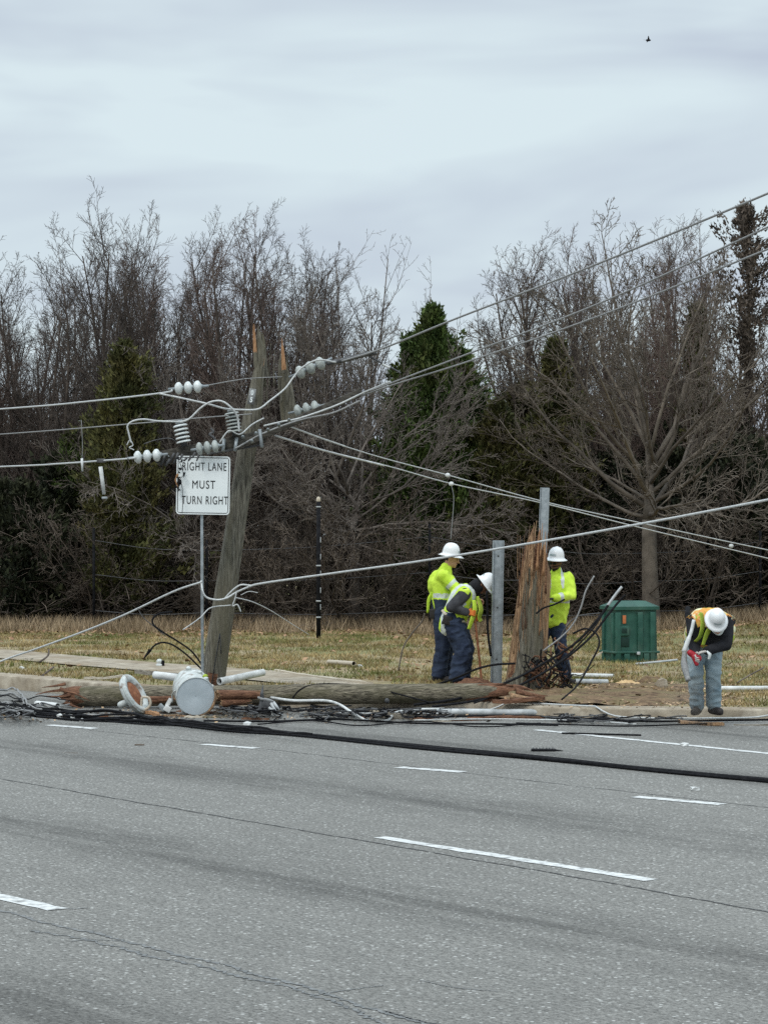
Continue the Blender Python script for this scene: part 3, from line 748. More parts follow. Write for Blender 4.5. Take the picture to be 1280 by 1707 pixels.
# upper slab left standing above the ledge, and a second split slab with raw orange wood
def slab(name, a, b, r0, r1, flat, mats, parent, seed, rag=.10, tip_m=None, tip=.7):
    def pt(t, an, c, tri): return tip_m if (tip_m is not None and (t > tip)) else 0
    return jag_pole(name, a, b, r0, r1, mats, parent, seed, ragged=rag, n=22, k=30, groove=.06, paint=pt, sq=flat)
slab('split_slab', at(436, 630, 32.0), at(434, 552, 32.0), .092, .05, .7, WOODS, lp, 5, .22)
slab('split_slab', at(427, 612, 31.95), at(423, 541, 31.95), .030, .014, .8, WOODS, lp, 6, .14, 3, .35)
slab('split_slab', at(484, 705, 32.15), at(470, 598, 32.15), .115, .072, .5, WOODS, lp, 8, .24)
slab('split_slab', at(474, 622, 32.05), at(470, 566, 32.05), .034, .012, .7, WOODS, lp, 9, .16, 3, .1)
g = MB()
for k in range(14):
    x = 425 + 58 * random.random(); y = 615 + random.uniform(-10, 40) * (x > 445); sliver(g, at(x, y + 30, 32.0), at(x + random.uniform(-7, 3), y - random.uniform(10, 45), 32.0), .016, .003, .4, 0, k)
g.build('splinter', [M['pole']], lp)
g = MB(); g.tube([at(352, 1148, 31.78), at(367, 1056, 31.74), at(369, 1090, 31.74)], .008, 6); g.build('ground_wire', M['iron'], lp)
# number plate: 0 over 5
g = MB(); c = at(420, 661, 31.80); lean_ang = math.atan2(LT.x - LB.x, LT.z - LB.z)
tilt = Matrix.Rotation(lean_ang, 3, 'Y')
g.box(c, (.085, .006, .20), tilt); pl = g.build('number_plate', M['aludull'], lp)
def text_mesh(name, body, size, loc, mtl, parent, rot=(R(90), 0, 0), ext=.0015, xs=1.0, align='CENTER', sp=1.0, bold=.0):
    cu = bpy.data.curves.new(name, 'FONT'); cu.body = body; cu.size = size; cu.align_x = align; cu.align_y = 'CENTER'; cu.extrude = ext; cu.space_character = sp; cu.offset = bold
    o = bpy.data.objects.new('tmp', cu); COL.objects.link(o)
    dg = bpy.context.evaluated_depsgraph_get(); me = bpy.data.meshes.new_from_object(o.evaluated_get(dg)); bpy.data.objects.remove(o)
    E = Matrix.Rotation(rot[1], 4, 'Y') @ Matrix.Rotation(rot[0], 4, 'X') @ Matrix.Diagonal((xs, 1, 1, 1)); me.transform(E)
    me.materials.clear(); me.materials.append(mtl)
    o = bpy.data.objects.new(name, me); return link(o, parent, loc)
text_mesh('lettering', '0', .085, c + tilt @ Vector((0, -.006, .045)), M['sign_white'], pl, (R(90), lean_ang, 0), xs=.8, bold=.004)
text_mesh('lettering', '5', .085, c + tilt @ Vector((0, -.006, -.045)), M['sign_white'], pl, (R(90), lean_ang, 0), xs=.8, bold=.004)
# stump of the same pole
SB = at(872, 1150, 33.0); SB.z = ground(SB.x, SB.y) - .12; ST = at(899, 893, 33.0)
sp = thing('broken_utility_pole', 'thick broken pole stump with torn reddish wood and a splintered top', 'broken pole', SB)
def paint_sp(t, a, c, tri):
    q = noise.noise(Vector((math.cos(a) * 2.6, math.sin(a) * 2.6, t * 2.2 + 5)))
    if t > .80: return 2 if q > .12 else 1
    if t > .30 - .2 * math.cos(a) and (q > .05 or math.cos(a) < -.45 or math.cos(a) > .82): return 1 if q < .33 else 2
    if math.cos(a) < -.82 and t > .1: return 1
    return 0
def jf(a): return 1.0 - .10 * (math.cos(a) < -.2) + .03 * math.cos(3 * a)
# profile: bulging base, shoulders broken in at 3/4
jag_pole('shaft', SB, ST, .255, .160, WOODS, sp, 17, ragged=.26, n=64, k=70, groove=.075, paint=paint_sp, jagfn=jf)
for k, (x, y0, y1, w0, mm) in enumerate([(889, 960, 871, .034, 1), (898, 950, 880, .03, 3), (908, 960, 886, .03, 3), (882, 970, 876, .026, 1), (912, 990, 888, .022, 2), (870, 1010, 935, .02, 1), (864, 1060, 960, .018, 1), (893, 915, 868, .018, 1), (903, 930, 872, .016, 3), (859, 1090, 1010, .016, 1), (885, 945, 928, .014, 3)]):
    g = MB(); sliver(g, at(x - 3, y0, 32.76), at(x + 1, y1, 32.80), w0, .004, .5, mm, k + 40, .02)
    g.build('splinter', WOODS, sp)
g = MB()
for k in range(26):
    x = random.uniform(862, 912); y = random.uniform(905, 1050); sliver(g, at(x, y + random.uniform(20, 60), 32.80), at(x + random.uniform(-5, 3), y - 22, 32.74), .010, .002, .5, random.choice((1, 1, 2, 3)), k, .01)
o = g.build('splinter', WOODS, sp)
# steel channel post behind the stump and square-section post in front of it
def channel(name, label, A, B, w_, d_, ang, holes=0):
    A = Vector(A); B = Vector(B); t = thing(name, label, 'steel post', A)
    d = (B - A); Lg = d.length; z = d.normalized(); x = Vector((math.cos(ang), math.sin(ang), 0)); x = (x - z * x.dot(z)).normalized(); y = z.cross(x)
    Mx = Matrix((x, y, z)).transposed(); c = (A + B) / 2
    g = MB(); g.box(c, (w_, .009, Lg), Mx, bev=.002); g.build('web', M['steel'], t)
    for s in (-1, 1):
        g = MB(); g.box(c + x * s * (w_ / 2 + .0045) , (.009, d_, Lg), Mx, bev=.002); g.build('flange', M['steel'], t)
    for k in range(holes):
        g = MB(); p = A + z * (Lg * (k + .7) / holes) - y * .007
        g.lathe([(.012, -.004), (.012, .004)], 10, Matrix.Translation(p) @ Matrix.Rotation(R(90), 4, 'X')); g.build('bolt', M['iron'], t)
    return t
b0 = at(826, 1145, 33.1); b0.z = ground(b0.x, b0.y) - .1
channel('steel_post', 'flat grey steel post standing in front of the bending worker', b0, at(830.5, 901, 33.1), .125, .09, .1, 3)
b0 = at(896, 1100, 33.55); b0.z = ground(b0.x, b0.y) - .1
channel('steel_post', 'grey steel channel post rising behind the splintered stump', b0, at(908, 813, 33.55), .10, .06, -.25)
# ---------------- road sign ----------------
sb = at(338, 1140, 31.35); sb.z = ground(sb.x, sb.y) - .1
sg = thing('road_sign', 'white road sign on a steel post reading RIGHT LANE MUST TURN RIGHT', 'road sign', sb)
g = MB(); pt_ = at(336.5, 760, 31.35); d_ = (pt_ - sb); pc = (pt_ + sb) / 2
Mx = d_.to_track_quat('Z', 'Y').to_matrix()
g.box(pc, (.062, .034, d_.length), Mx, bev=.006)
for k in range(42): g.lathe([(.010, -.0185), (.010, .0185)], 8, Matrix.Translation(sb + d_ * (k + .5) / 42) @ Matrix.Rotation(R(90), 4, 'X'), 1)
g.build('post', [M['steel'], M['iron']], sg)
def panel_pts(x0, x1, y0, y1, r, n=5, dn=0):
    P = []
    for cx, cy, a0 in ((x1 - r, y1 - r, 0), (x0 + r, y1 - r, 90), (x0 + r, y0 + r, 180), (x1 - r, y0 + r, 270)):
        for k in range(n + 1):
            a = R(a0 + 90 * k / n); P.append((cx + r * math.cos(a), cy + r * math.sin(a)))
    return P
sc0 = at(339, 809, 31.28); SW, SH = .665, .725
tl = Matrix.Rotation(R(1.0), 3, 'Y')
def plate(g, W, Hh, r, th, y, m=0, hole=None):
    P = panel_pts(-W / 2, W / 2, -Hh / 2, Hh / 2, r); n = len(P)
    if hole is None:
        vs = [sc0 + tl @ Vector((x, y, z)) for x, z in P] + [sc0 + tl @ Vector((x, y - th, z)) for x, z in P]
        g.add(vs, [tuple(range(n)), tuple(reversed(range(n, 2 * n)))] + [(i, (i + 1) % n, n + (i + 1) % n, n + i) for i in range(n)], m)
    else:
        Q = panel_pts(-hole[0] / 2, hole[0] / 2, -hole[1] / 2, hole[1] / 2, max(.005, r - .015))
        vs = [sc0 + tl @ Vector((x, y - th, z)) for x, z in P + Q]
        g.add(vs, [(i, (i + 1) % n, n + (i + 1) % n, n + i) for i in range(n)], m)
g = MB(); plate(g, SW, SH, .045, .004, 0); pn = g.build('panel', M['sign_white'], sg, smooth=False)
g = MB(); plate(g, SW - .03, SH - .03, .036, .0015, -.004, hole=(SW - .048, SH - .048)); g.build('border', M['sign_black'], pn, smooth=False)
g = MB(); plate(g, .60, .05, .004, .02, .024); g.build('bracket', M['steel'], sg)
for txt, py, dx, xs_, al in (('RIGHT', 778.5, .018, .60, 'RIGHT'), ('LANE', 778.5, .055, .60, 'LEFT'), ('MUST', 808.5, .005, .72, 'CENTER'), ('TURN', 834.5, -.008, .60, 'RIGHT'), ('RIGHT', 834.5, .030, .60, 'LEFT')):
    p = sc0 + tl @ Vector((dx, -.0065, -(py - 809) * 31.28 / F)); text_mesh('lettering', txt, .145, p, M['sign_black'], pn, (R(90), R(1), 0), xs=xs_, sp=1.16, align=al)
# crumpled strips of torn dark tape and wire across the left edge
g = MB(); rr = random.Random(3)
for k in range(34):
    x = rr.gauss(301, 4.5); y = rr.uniform(762, 822); s = rr.uniform(.012, .04)
    if y > 800: x = rr.gauss(297, 2.5)
    c = at(x, y, 31.22 - rr.random() * .05)
    vs = [c + Vector((rr.uniform(-1, 1) * s, rr.uniform(-1, 1) * s * .6, rr.uniform(-1, 1) * s * 1.3)) for _ in range(5)]
    g.add(vs, [(0, 1, 2), (1, 3, 2), (0, 2, 4), (1, 4, 3)], 0)
g.tube(spline([at(299, 768, 31.2), at(306, 790, 31.19), at(300, 800, 31.19), at(304, 812, 31.19), at(305, 838, 31.2), at(304, 856, 31.2)], 5), .004, 5)
o = g.build('torn_tape', M['black'], None, origin=at(300, 790, 31.2), smooth=False)
tag(o, 'ragged black tape and wire scraps caught on the left edge of the road sign', 'debris')
g = MB(); g.tube(spline([at(297, 790, 31.15), at(293, 800, 31.14), at(297, 812, 31.15)], 4), [.014, .016, .012, .01, .014, .012, .01, .008, .006], 6, flat=.5)
tag(g.build('torn_strip', M['orange_wood'], None, origin=at(295, 800, 31.15)), 'short yellowish splinter hanging at the left edge of the road sign', 'splinter')
# ---------------- crossarm and line hardware ----------------
ca = thing('crossarm', 'dark timber crossarm hanging askew across the leaning pole above the road sign', 'crossarm', at(437, 728, 31.6))
def bar(g, A, B, wd, ht, m=0, bev=.006):
    A = Vector(A); B = Vector(B); z = (B - A).normalized(); x = z.cross(Vector((0, 0, 1))).normalized(); y = z.cross(x)
    g.box((A + B) / 2, (wd, ht, (B - A).length), Matrix((x, y, z)).transposed(), m, bev); return g
M['armwood'] = mat('crossarm_wood', (.035, .031, .026), (.11, .10, .082), 6, .9, stretch=(1, 6, 6), bump=.5)
bar(MB(), at(262, 764, 31.35), at(441, 727, 31.65), .12, .16).build('beam', M['armwood'], ca)
bar(MB(), at(396, 744, 31.5), at(603, 653, 31.9), .07, .095).build('brace', M['armwood'], ca)
bar(MB(), at(345, 757, 31.42), at(440, 741, 31.6), .03, .028).build('brace', M['iron'], ca)
for (a, b) in (((372, 752), (374, 732)), ((392, 752), (395, 730)), ((437, 746), (433, 716))):
    g = MB(); g.tube([at(*a, 31.40), at(*b, 31.45)], .022, 8); g.build('clamp', M['steel'], ca)
for (x, y) in ((282, 762), (420, 735), (405, 728), (427, 722), (447, 716), (465, 708), (482, 700)):
    g = MB(); p = at(x, y, 31.36); g.lathe([(.02, -.05), (.022, 0), (.012, .02), (.012, .05)], 8, Matrix.Translation(p) @ Matrix.Rotation(R(80), 4, 'X')); g.build('bolt', M['steel'], ca)
g = MB()
for k in range(10):
    x = 262 + 7 * k; g.tube([at(x, 774 + random.uniform(-6, 6), 31.3), at(x + 8, 760 + random.uniform(-6, 6), 31.28)], .018, 7)
g.build('bracket', M['iron'], ca)
def ribbed(name, label, A, B, r, n, matn, group):
    """post insulator with n sheds between A (bottom) and B (top)"""
    A = Vector(A); B = Vector(B); t = thing(name, label, 'insulator', A, group); z = B - A; Lg = z.length
    Mx = Matrix.Translation(A) @ z.to_track_quat('Z', 'Y').to_matrix().to_4x4()
    MB().lathe([(r * .45, -.04), (r * .45, Lg + .02), (r * .3, Lg + .05)], 14, Mx).build('core', M['iron'], t)
    for k in range(n):
        z0 = Lg * (k + .5) / n; h = Lg / n
        MB().lathe([(r * .5, z0 - h * .30), (r * .98, z0 - h * .26), (r, z0 - h * .08), (r * .86, z0 + h * .16), (r * .5, z0 + h * .30)], 20, Mx).build('shed', M[matn], t, auto=50)
    MB().lathe([(r * .55, Lg), (r * .5, Lg + .03), (r * .2, Lg + .05)], 12, Mx).build('cap', M['steel'], t)
    return t
G4 = 'post insulators on the crossarm'
ribbed('post_insulator', 'white ribbed insulator standing on the crossarm just above the sign', at(307, 739, 31.3), at(300, 706, 31.3), .092, 5, 'porcelain', G4)
ribbed('post_insulator', 'ribbed white insulator touching the left side of the leaning pole', at(392, 721, 31.45), at(386, 686, 31.45), .092, 6, 'polymer', G4)
def bells(name, label, pts, r, depth, matn, dirpx, group='strings of bell insulators', n=3):
    """dead-end string of disc insulators"""
    a = at(*pts[0], depth); b = at(*pts[1], depth); t = thing(name, label, 'insulator', (a + b) / 2, group); z = (b - a); Lg = z.length
    q = z.to_track_quat('Z', 'Y').to_matrix().to_4x4()
    MB().tube([a - z * .22, b + z * .22], .016, 8).build('link', M['steel'], t)
    for k in range(n):
        p = a + z * ((k + .5) / n); Mx = Matrix.Translation(p) @ q; h = Lg / n
        MB().lathe([(r * .22, -h * .42), (r * .55, -h * .42), (r * .93, -h * .20), (r, 0), (r * .95, h * .14), (r * .72, h * .26), (r * .4, h * .36), (r * .22, h * .42)], 22, Mx).build('bell', M[matn], t)
        MB().lathe([(r * .2, h * .36), (r * .36, h * .38), (r * .34, h * .50), (r * .15, h * .54)], 12, Mx).build('socket_cap', M['steel'], t)
    return t
bells('insulator_string', 'string of three white discs on the topmost overhead line', ((291, 648), (338, 644)), .078, 31.4, 'porcelain', 0)
bells('insulator_string', 'string of three white discs hanging left of the road sign', ((223, 763), (270, 758)), .080, 31.2, 'porcelain', 0)
bells('insulator_string', 'string of three pale discs lying just over the top of the road sign', ((327, 749), (366, 743)), .080, 31.15, 'polymer', 0)
bells('insulator_string', 'uppermost translucent grey disc string to the right of the leaning pole', ((493, 624), (543, 602)), .085, 31.8, 'polymer', 0)
bells('insulator_string', 'grey disc string right of the pole, just under the upper one', ((490, 687), (533, 677)), .085, 31.8, 'polymer', 0)
# fuse hanging from the lowest line at left
fc = thing('fuse_cutout', 'white fuse tube hanging by a dark clamp from the low line at left', 'fuse', at(170, 768, 31.8))
bar(MB(), at(162, 768, 31.8), at(176, 768, 31.8), .05, .05).build('clamp', M['iron'], fc)
MB().tube([at(168, 778, 31.8), at(171, 800, 31.8), at(174, 824, 31.8)], [.026, .024, .022], 10).build('tube', M['white'], fc)
MB().box(at(175, 830, 31.8), (.07, .05, .03), bev=.008).build('contact', M['steel'], fc)
fc = thing('line_tag', 'short pale strip dangling from the low line, left of the hanging fuse', 'tag', at(137, 764, 31.9))
MB().tube(spline([at(136, 700, 31.9), at(138, 740, 31.9), at(137, 772, 31.9)], 5), .004, 6).build('wire', M['aludull'], fc)
MB().tube([at(137, 764, 31.9), at(138, 786, 31.9)], [.016, .012], 8).build('strip', M['white'], fc)
# ---------------- wires ----------------
def wire(name, label, cat, pts, r, m='alu', k=8, n=6, group=None, rr=None):
    """pts: (px, py, depth)"""
    P = spline([at(*p) for p in pts], k)
    rad = r if rr is None else [r + (rr - r) * i / (len(P) - 1) for i in range(len(P))]
    o = MB().tube(P, rad, n).build(name, M[m], None, origin=P[len(P) // 2])
    return tag(o, label, cat, group)
LNE = 'overhead lines'
wire('overhead_line', 'topmost overhead line running left from the upper disc string', 'power line', [(-420, 712, 44), (0, 682, 35.5), (140, 670, 33), (271, 655, 31.4), (288, 649, 31.4)], .011, group=LNE)
wire('overhead_line', 'middle thin grey line at left, passing behind the post insulator', 'power line', [(-420, 752, 44), (0, 724, 35.5), (215, 707, 32.8), (330, 697, 31.8), (420, 690, 31.75)], .0075, 'aludull', group=LNE)
wire('overhead_line', 'lowest overhead line at left, carrying the hanging fuse', 'power line', [(-420, 794, 44), (0, 778, 35.5), (100, 773, 33), (215, 764.5, 31.2), (222, 763, 31.2)], .011, group=LNE)
wire('guy_wire', 'thin dull wire from the upper disc string into the top of the leaning pole', 'wire', [(338, 644, 31.4), (380, 636, 31.6), (415, 631, 31.7), (470, 628, 31.95)], .006, 'aludull')
wire('overhead_line', 'uppermost thick line climbing to the right edge over the treetops', 'power line', [(563, 604, 31.8), (640, 580, 31.2), (760, 531, 30), (1000, 438, 27.6), (1280, 322, 25), (1500, 225, 23)], .012, 'aludull', group=LNE)
wire('overhead_line', 'middle line of the three climbing to the right edge', 'power line', [(600, 657, 31.8), (648, 640, 31.3), (785, 588, 30), (1000, 505, 27.8), (1280, 378, 25), (1500, 275, 23)], .0105, 'aludull', group=LNE)
wire('overhead_line', 'lowest line of the three climbing to the right edge', 'power line', [(602, 660, 31.8), (660, 640, 31.3), (785, 601, 30), (1000, 526, 27.8), (1280, 415, 25), (1500, 325, 23)], .0105, 'aludull', group=LNE)
wire('armour_rod', 'thick dark spiral wrap on the upper right line just past the disc string', 'line splice', [(545, 606, 31.8), (575, 600, 31.75), (605, 592, 31.6), (625, 588, 31.4)], .030, 'iron')
wire('dangling_clamp', 'white-tipped clamp hanging off the upper right line left of the cedar', 'clamp', [(615, 594, 31.5), (634, 604, 31.5), (650, 612, 31.5), (668, 622, 31.5)], .012, 'iron')
wire('clamp_tip', 'small white sleeve on the clamp below the upper right line', 'clamp', [(637, 607, 31.45), (650, 613, 31.45)], .016, 'white')
wire('conductor', 'bright wire lying along the crossarm brace up to the two lower right lines', 'wire', [(440, 710, 31.5), (470, 703, 31.6), (500, 697, 31.6), (560, 676, 31.7), (605, 655, 31.7), (650, 636, 31.3)], .012)
wire('conductor', 'dull second wire sagging just below the crossarm brace', 'wire', [(392, 748, 31.35), (440, 722, 31.5), (500, 700, 31.6), (555, 688, 31.7), (600, 668, 31.7)], .012, 'aludull')
wire('jumper_wire', 'bright jumper looping from the topmost line past the pole to the upper right discs', 'wire', [(266, 656, 31.35), (300, 663, 31.3), (345, 673, 31.3), (375, 681, 31.3), (400, 683, 31.35), (430, 682, 31.4), (450, 668, 31.5), (475, 648, 31.6), (490, 628, 31.65), (505, 612, 31.65), (530, 600, 31.65), (560, 604, 31.75)], .0125)
wire('jumper_wire', 'jumper arching over from the left post insulator to the pole-side insulator', 'wire', [(300, 704, 31.25), (316, 698, 31.25), (335, 680, 31.25), (352, 670, 31.25), (370, 669, 31.25), (386, 680, 31.25), (396, 696, 31.3), (399, 720, 31.3)], .0125)
wire('jumper_wire', 'jumper bending down at its left end above the left disc string', 'wire', [(219, 738, 31.2), (215, 722, 31.2), (213, 710, 31.2), (222, 702, 31.2), (240, 699, 31.2), (265, 702, 31.25), (302, 703, 31.25)], .0115)
wire('conductor', 'short stiff wire rising along the pole from the crossarm', 'wire', [(366, 738, 31.35), (382, 718, 31.35), (400, 724, 31.4), (420, 708, 31.5), (440, 697, 31.55)], .010)
wire('wire_scrap', 'small twisted wire bunch at the end of the left jumper', 'wire', [(212, 742, 31.2), (217, 734, 31.2), (222, 742, 31.2), (216, 746, 31.2), (224, 750, 31.2)], .007)
wire('wire_scrap', 'thin black wire curling over the left end of the crossarm', 'wire', [(240, 740, 31.3), (262, 733, 31.3), (285, 731, 31.3), (300, 741, 31.3)], .006, 'iron')
wire('wire_scrap', 'knotted bracket sticking up between the sign and the pole', 'bracket', [(352, 714, 31.3), (356, 720, 31.3), (350, 724, 31.3), (357, 730, 31.3), (362, 740, 31.3)], .016, 'iron')
wire('service_line', 'upper of two lines running down right from the pole behind the stump', 'power line', [(484, 711, 31.7), (560, 739, 32.5), (640, 764, 33), (750, 793, 33.6), (905, 836, 34.3), (1050, 868, 35), (1280, 917, 36.5), (1500, 960, 38)], .0085, 'alu', group='lines sloping down behind the stump')
wire('service_line', 'lower of two lines running down right from the pole behind the stump', 'power line', [(458, 726, 31.7), (560, 757, 32.5), (650, 778, 33), (755, 807, 33.6), (905, 839, 34.3), (1060, 878, 35), (1280, 931, 36.5), (1500, 985, 38)], .0085, 'alu', group='lines sloping down behind the stump')
wire('line_wrap', 'bright spiral wrap on the upper sloping line beside the leaning pole', 'line splice', [(484, 711, 31.66), (530, 728.5, 32.1), (575, 744, 32.5)], .0125, 'white')
wire('line_wrap', 'bright spiral wrap on the lower sloping line beside the leaning pole', 'line splice', [(460, 726.5, 31.66), (540, 751, 32.2), (640, 776, 32.9)], .0125, 'white')
for x, y, lb in ((752, 806.5, 'small white clip on the lower sloping line above the standing worker'), (746, 792, 'small white clip on the upper sloping line above the standing worker'), (1218, 910, 'white sleeve on the sloping line near the right edge')):
    tag(MB().ball(at(x, y, 33.5 if x < 1000 else 36.1), (.035, .03, .03)).build('line_clip', M['white'], None, at(x, y, 33.5)), lb, 'clip')
wire('drop_wire', 'thin wire hanging straight down above the standing worker in the hard hat', 'wire', [(752, 808, 33.6), (756, 830, 33.6), (754, 865, 33.6), (751, 900, 33.6)], .005, 'aludull')
wire('messenger_cable', 'thick white cable crossing in front of the stump up to the right edge', 'cable', [(415, 978, 31.2), (440, 972, 31.1), (560, 955, 30.6), (700, 935.5, 29.8), (870, 908, 28.7), (1080, 871, 27.2), (1280, 833, 25.8), (1500, 790, 24.5)], .0135)
wire('messenger_cable', 'white cable sagging from the sign post down to the left edge', 'cable', [(337, 970, 31.1), (290, 986, 31.3), (210, 1024, 31.8), (142, 1052, 32.4), (60, 1082, 33.2), (0, 1103, 34), (-200, 1180, 33)], .0125)
wire('cable_end', 'white cable looping round the sign post and the leaning pole', 'cable', [(336, 968, 31.3), (338, 985, 31.2), (345, 996, 31.2), (362, 1000, 31.2), (378, 997, 31.2), (395, 987, 31.25), (418, 977, 31.2)], .0125)
wire('cable_end', 'twisted white strand knotted at the right side of the leaning pole', 'cable', [(372, 1001, 31.3), (388, 984, 31.3), (402, 975, 31.3), (420, 976, 31.3), (436, 973, 31.2)], .012)
wire('cable_end', 'frayed thin wire running down right from the knot', 'wire', [(392, 996, 31.4), (420, 1003, 31.5), (450, 1017, 31.9), (480, 1036, 32.4), (515, 1058, 33)], .008, rr=.004)
wire('cable_end', 'short white wire end sticking out left of the sign post', 'wire', [(305, 1050, 31.2), (320, 1040, 31.2), (336, 1028, 31.2), (352, 1013, 31.25), (385, 1009, 31.35)], .008)
wire('wire_scrap', 'frayed curl of white strand below the knot at the pole', 'wire', [(395, 985, 31.2), (392, 998, 31.2), (388, 1010, 31.2), (396, 1008, 31.2), (402, 1020, 31.2)], .008)
wire('wire_scrap', 'loose strand fanning out right of the knot at the pole', 'wire', [(402, 992, 31.2), (415, 986, 31.2), (430, 988, 31.2)], .005)
# ---------------- black cables sprouting at the poles ----------------
BC = 'torn black cables around the stump'
def bcab(label, pts, r=.016, m='black', rr=None, name='torn_cable', cat='cable'):
    return wire(name, label, cat, pts, r, m, group=BC, rr=rr)
bcab('long black cable from the log up to the green cabinet, the upper one', [(690, 1175, 29.9), (770, 1163, 30.2), (850, 1135, 30.8), (905, 1106, 31.2), (960, 1071, 31.5), (1000, 1027, 31.7), (1020, 998, 31.8), (1034, 980, 31.8)], .017)
bcab('long black cable from the log to the green cabinet, with a pale tip', [(720, 1178, 29.8), (800, 1166, 30.1), (870, 1140, 30.7), (930, 1106, 31.1), (980, 1066, 31.4), (1012, 1026, 31.6), (1030, 1004, 31.7), (1042, 992, 31.7)], .015)
bcab('black cable bowed low across the feet of the worker behind the stump', [(790, 1172, 29.9), (850, 1150, 30.5), (900, 1125, 31), (950, 1088, 31.3), (990, 1045, 31.5), (1008, 1015, 31.6)], .011)
wire('cable_tip', 'grey stripped tip of the upper long cable', 'cable', [(1012, 1010, 31.77), (1024, 993, 31.77), (1036, 978, 31.77)], .018, 'conduit')
bcab('stiff cable rising steeply with a pale upper end, right of the stump', [(905, 1085, 31.8), (935, 1062, 31.8), (955, 1040, 31.8), (968, 1012, 31.8), (976, 985, 31.8), (990, 960, 31.8)], .012, 'aludull')
bcab('short black cable crossing the yellow jacket beside the stump', [(893, 1023, 32.6), (905, 1014, 32.6), (925, 1007, 32.6), (941, 999, 32.6)], .013)
bcab('black cable looping down to the curb below the green cabinet', [(936, 1166, 30.0), (962, 1142, 30.5), (985, 1103, 31), (998, 1075, 31.1), (993, 1056, 31.2), (975, 1048, 31.3), (955, 1056, 31.4)], .012)
bcab('dark cable sagging across in front of the two workers and the flat steel post', [(728, 1141, 32.2), (760, 1130, 32.0), (795, 1115, 31.8), (825, 1108, 31.8), (858, 1106, 31.9)], .014)
bcab('black cable hanging beside the flat steel post under the white hat', [(811, 985, 33.0), (812, 1020, 33.0), (813, 1055, 33.0), (818, 1094, 33.0)], .016)
bcab('thin twig-like cable standing up behind the spread black cables', [(925, 1085, 31.9), (940, 1050, 31.9), (962, 1028, 31.9), (1000, 1022, 31.9)], .008, 'iron')
rt = thing('root_tangle', 'tangle of dark roots and cable ends at the foot of the stump', 'tangle', at(905, 1125, 32.6))
rr_ = random.Random(11)
for q, mm in enumerate(('black', 'redwood')):
    g = MB()
    for k in range(26):
        x = rr_.uniform(880, 945); y = rr_.uniform(1095, 1145); d = rr_.uniform(32.0, 32.8); P = [at(x, y, d)]
        for j in range(4):
            x += rr_.uniform(-16, 16); y += rr_.uniform(-17, 12); y = min(y, 1148); P.append(at(x, y, d + rr_.uniform(-.2, .2)))
        g.tube(spline(P, 4), rr_.uniform(.005, .014), 5)
    g.build('roots', M[mm], rt)
bcab('thick black root curling down the right side of the stump', [(880, 1150, 32.4), (884, 1125, 32.4), (896, 1105, 32.4), (912, 1098, 32.4)], .017)
LC = 'torn cables at the leaning pole'
wire('torn_cable', 'black cable curling up and left from the foot of the leaning pole', 'cable', [(340, 1112, 31.5), (320, 1086, 31.5), (298, 1070, 31.5), (274, 1055, 31.5), (257, 1042, 31.5), (255, 1032, 31.5), (266, 1023, 31.5), (288, 1020, 31.5)], .012, 'black', group=LC)
wire('torn_cable', 'black cable ending in a thick dark plug over the sidewalk', 'cable', [(337, 1116, 31.4), (312, 1092, 31.4), (290, 1076, 31.4), (272, 1071, 31.4), (258, 1076, 31.4), (250, 1086, 31.4)], .012, 'black', group=LC)
wire('cable_plug', 'dark plug at the end of the cable over the sidewalk', 'cable', [(251, 1083, 31.4), (246, 1090, 31.4), (240, 1098, 31.4)], .026, 'black', rr=.008)
wire('torn_cable', 'thin dark wire leaning left above the curled cable', 'wire', [(276, 1060, 31.5), (258, 1045, 31.5), (240, 1030, 31.5), (230, 1014, 31.5)], .006, 'iron', group=LC)
# ---------------- fallen logs ----------------
la, lb_ = Vector((-4.05, 31.35, .125)), Vector((1.62, 30.15, .25))
lg = thing('fallen_pole', 'long weathered log lying along the curb behind the white transformer drum', 'log', la)
def logmesh(name, A, B, r0, r1, parent, seed, endm=2, jl=.35, jr=.5, mats=None):
    A = Vector(A); B = Vector(B); d = (B - A); Lg = d.length; z = d.normalized(); x = z.cross(Vector((0, 0, 1))).normalized(); y = z.cross(x); n = 36; K = 80
    rq = random.Random(seed); L0 = [rq.uniform(0, jl) * (.4 + .6 * rq.random()) for _ in range(n)]; L1 = [rq.uniform(0, jr) for _ in range(n)]
    for _ in range(2):
        L0 = [(L0[i] + .6 * L0[(i + 1) % n]) / 1.6 for i in range(n)]; L1 = [(L1[i] + .6 * L1[(i + 1) % n]) / 1.6 for i in range(n)]
    vs = []; fs = []; ms = []
    for j in range(K + 1):
        t = j / K
        for i in range(n):
            a = 6.28318 * i / n; s = L0[i] + (Lg - L0[i] - L1[i]) * t; r = (r0 + (r1 - r0) * t)
            r *= 1 + .045 * noise.noise(Vector((math.cos(a) * 2.5, math.sin(a) * 2.5, s * .8 + seed))) + .05 * noise.noise(Vector((math.cos(a) * 8, math.sin(a) * 8, s * .5)))
            if j == 0 or j == K: r *= .86
            vs.append(A + z * s + (x * math.cos(a) + y * math.sin(a)) * r)
    vs += [A + z * (jl + .1), B - z * (jr + .1)]
    for j in range(K):
        for i in range(n):
            fs.append((j * n + i, j * n + (i + 1) % n, (j + 1) * n + (i + 1) % n, (j + 1) * n + i)); ms.append(1 if (j < 3 or j > K - 4) else 0)
    for i in range(n):
        fs.append(((i + 1) % n, i, len(vs) - 2)); ms.append(1); fs.append((K * n + i, K * n + (i + 1) % n, len(vs) - 1)); ms.append(1)
    g = MB(); g.v = [tuple(v) for v in vs]; g.f = fs; g.m = ms
    return g.build(name, mats or [M['log'], M['redwood']], parent, auto=60)
logmesh('shaft', la, lb_, .126, .116, lg, 4)
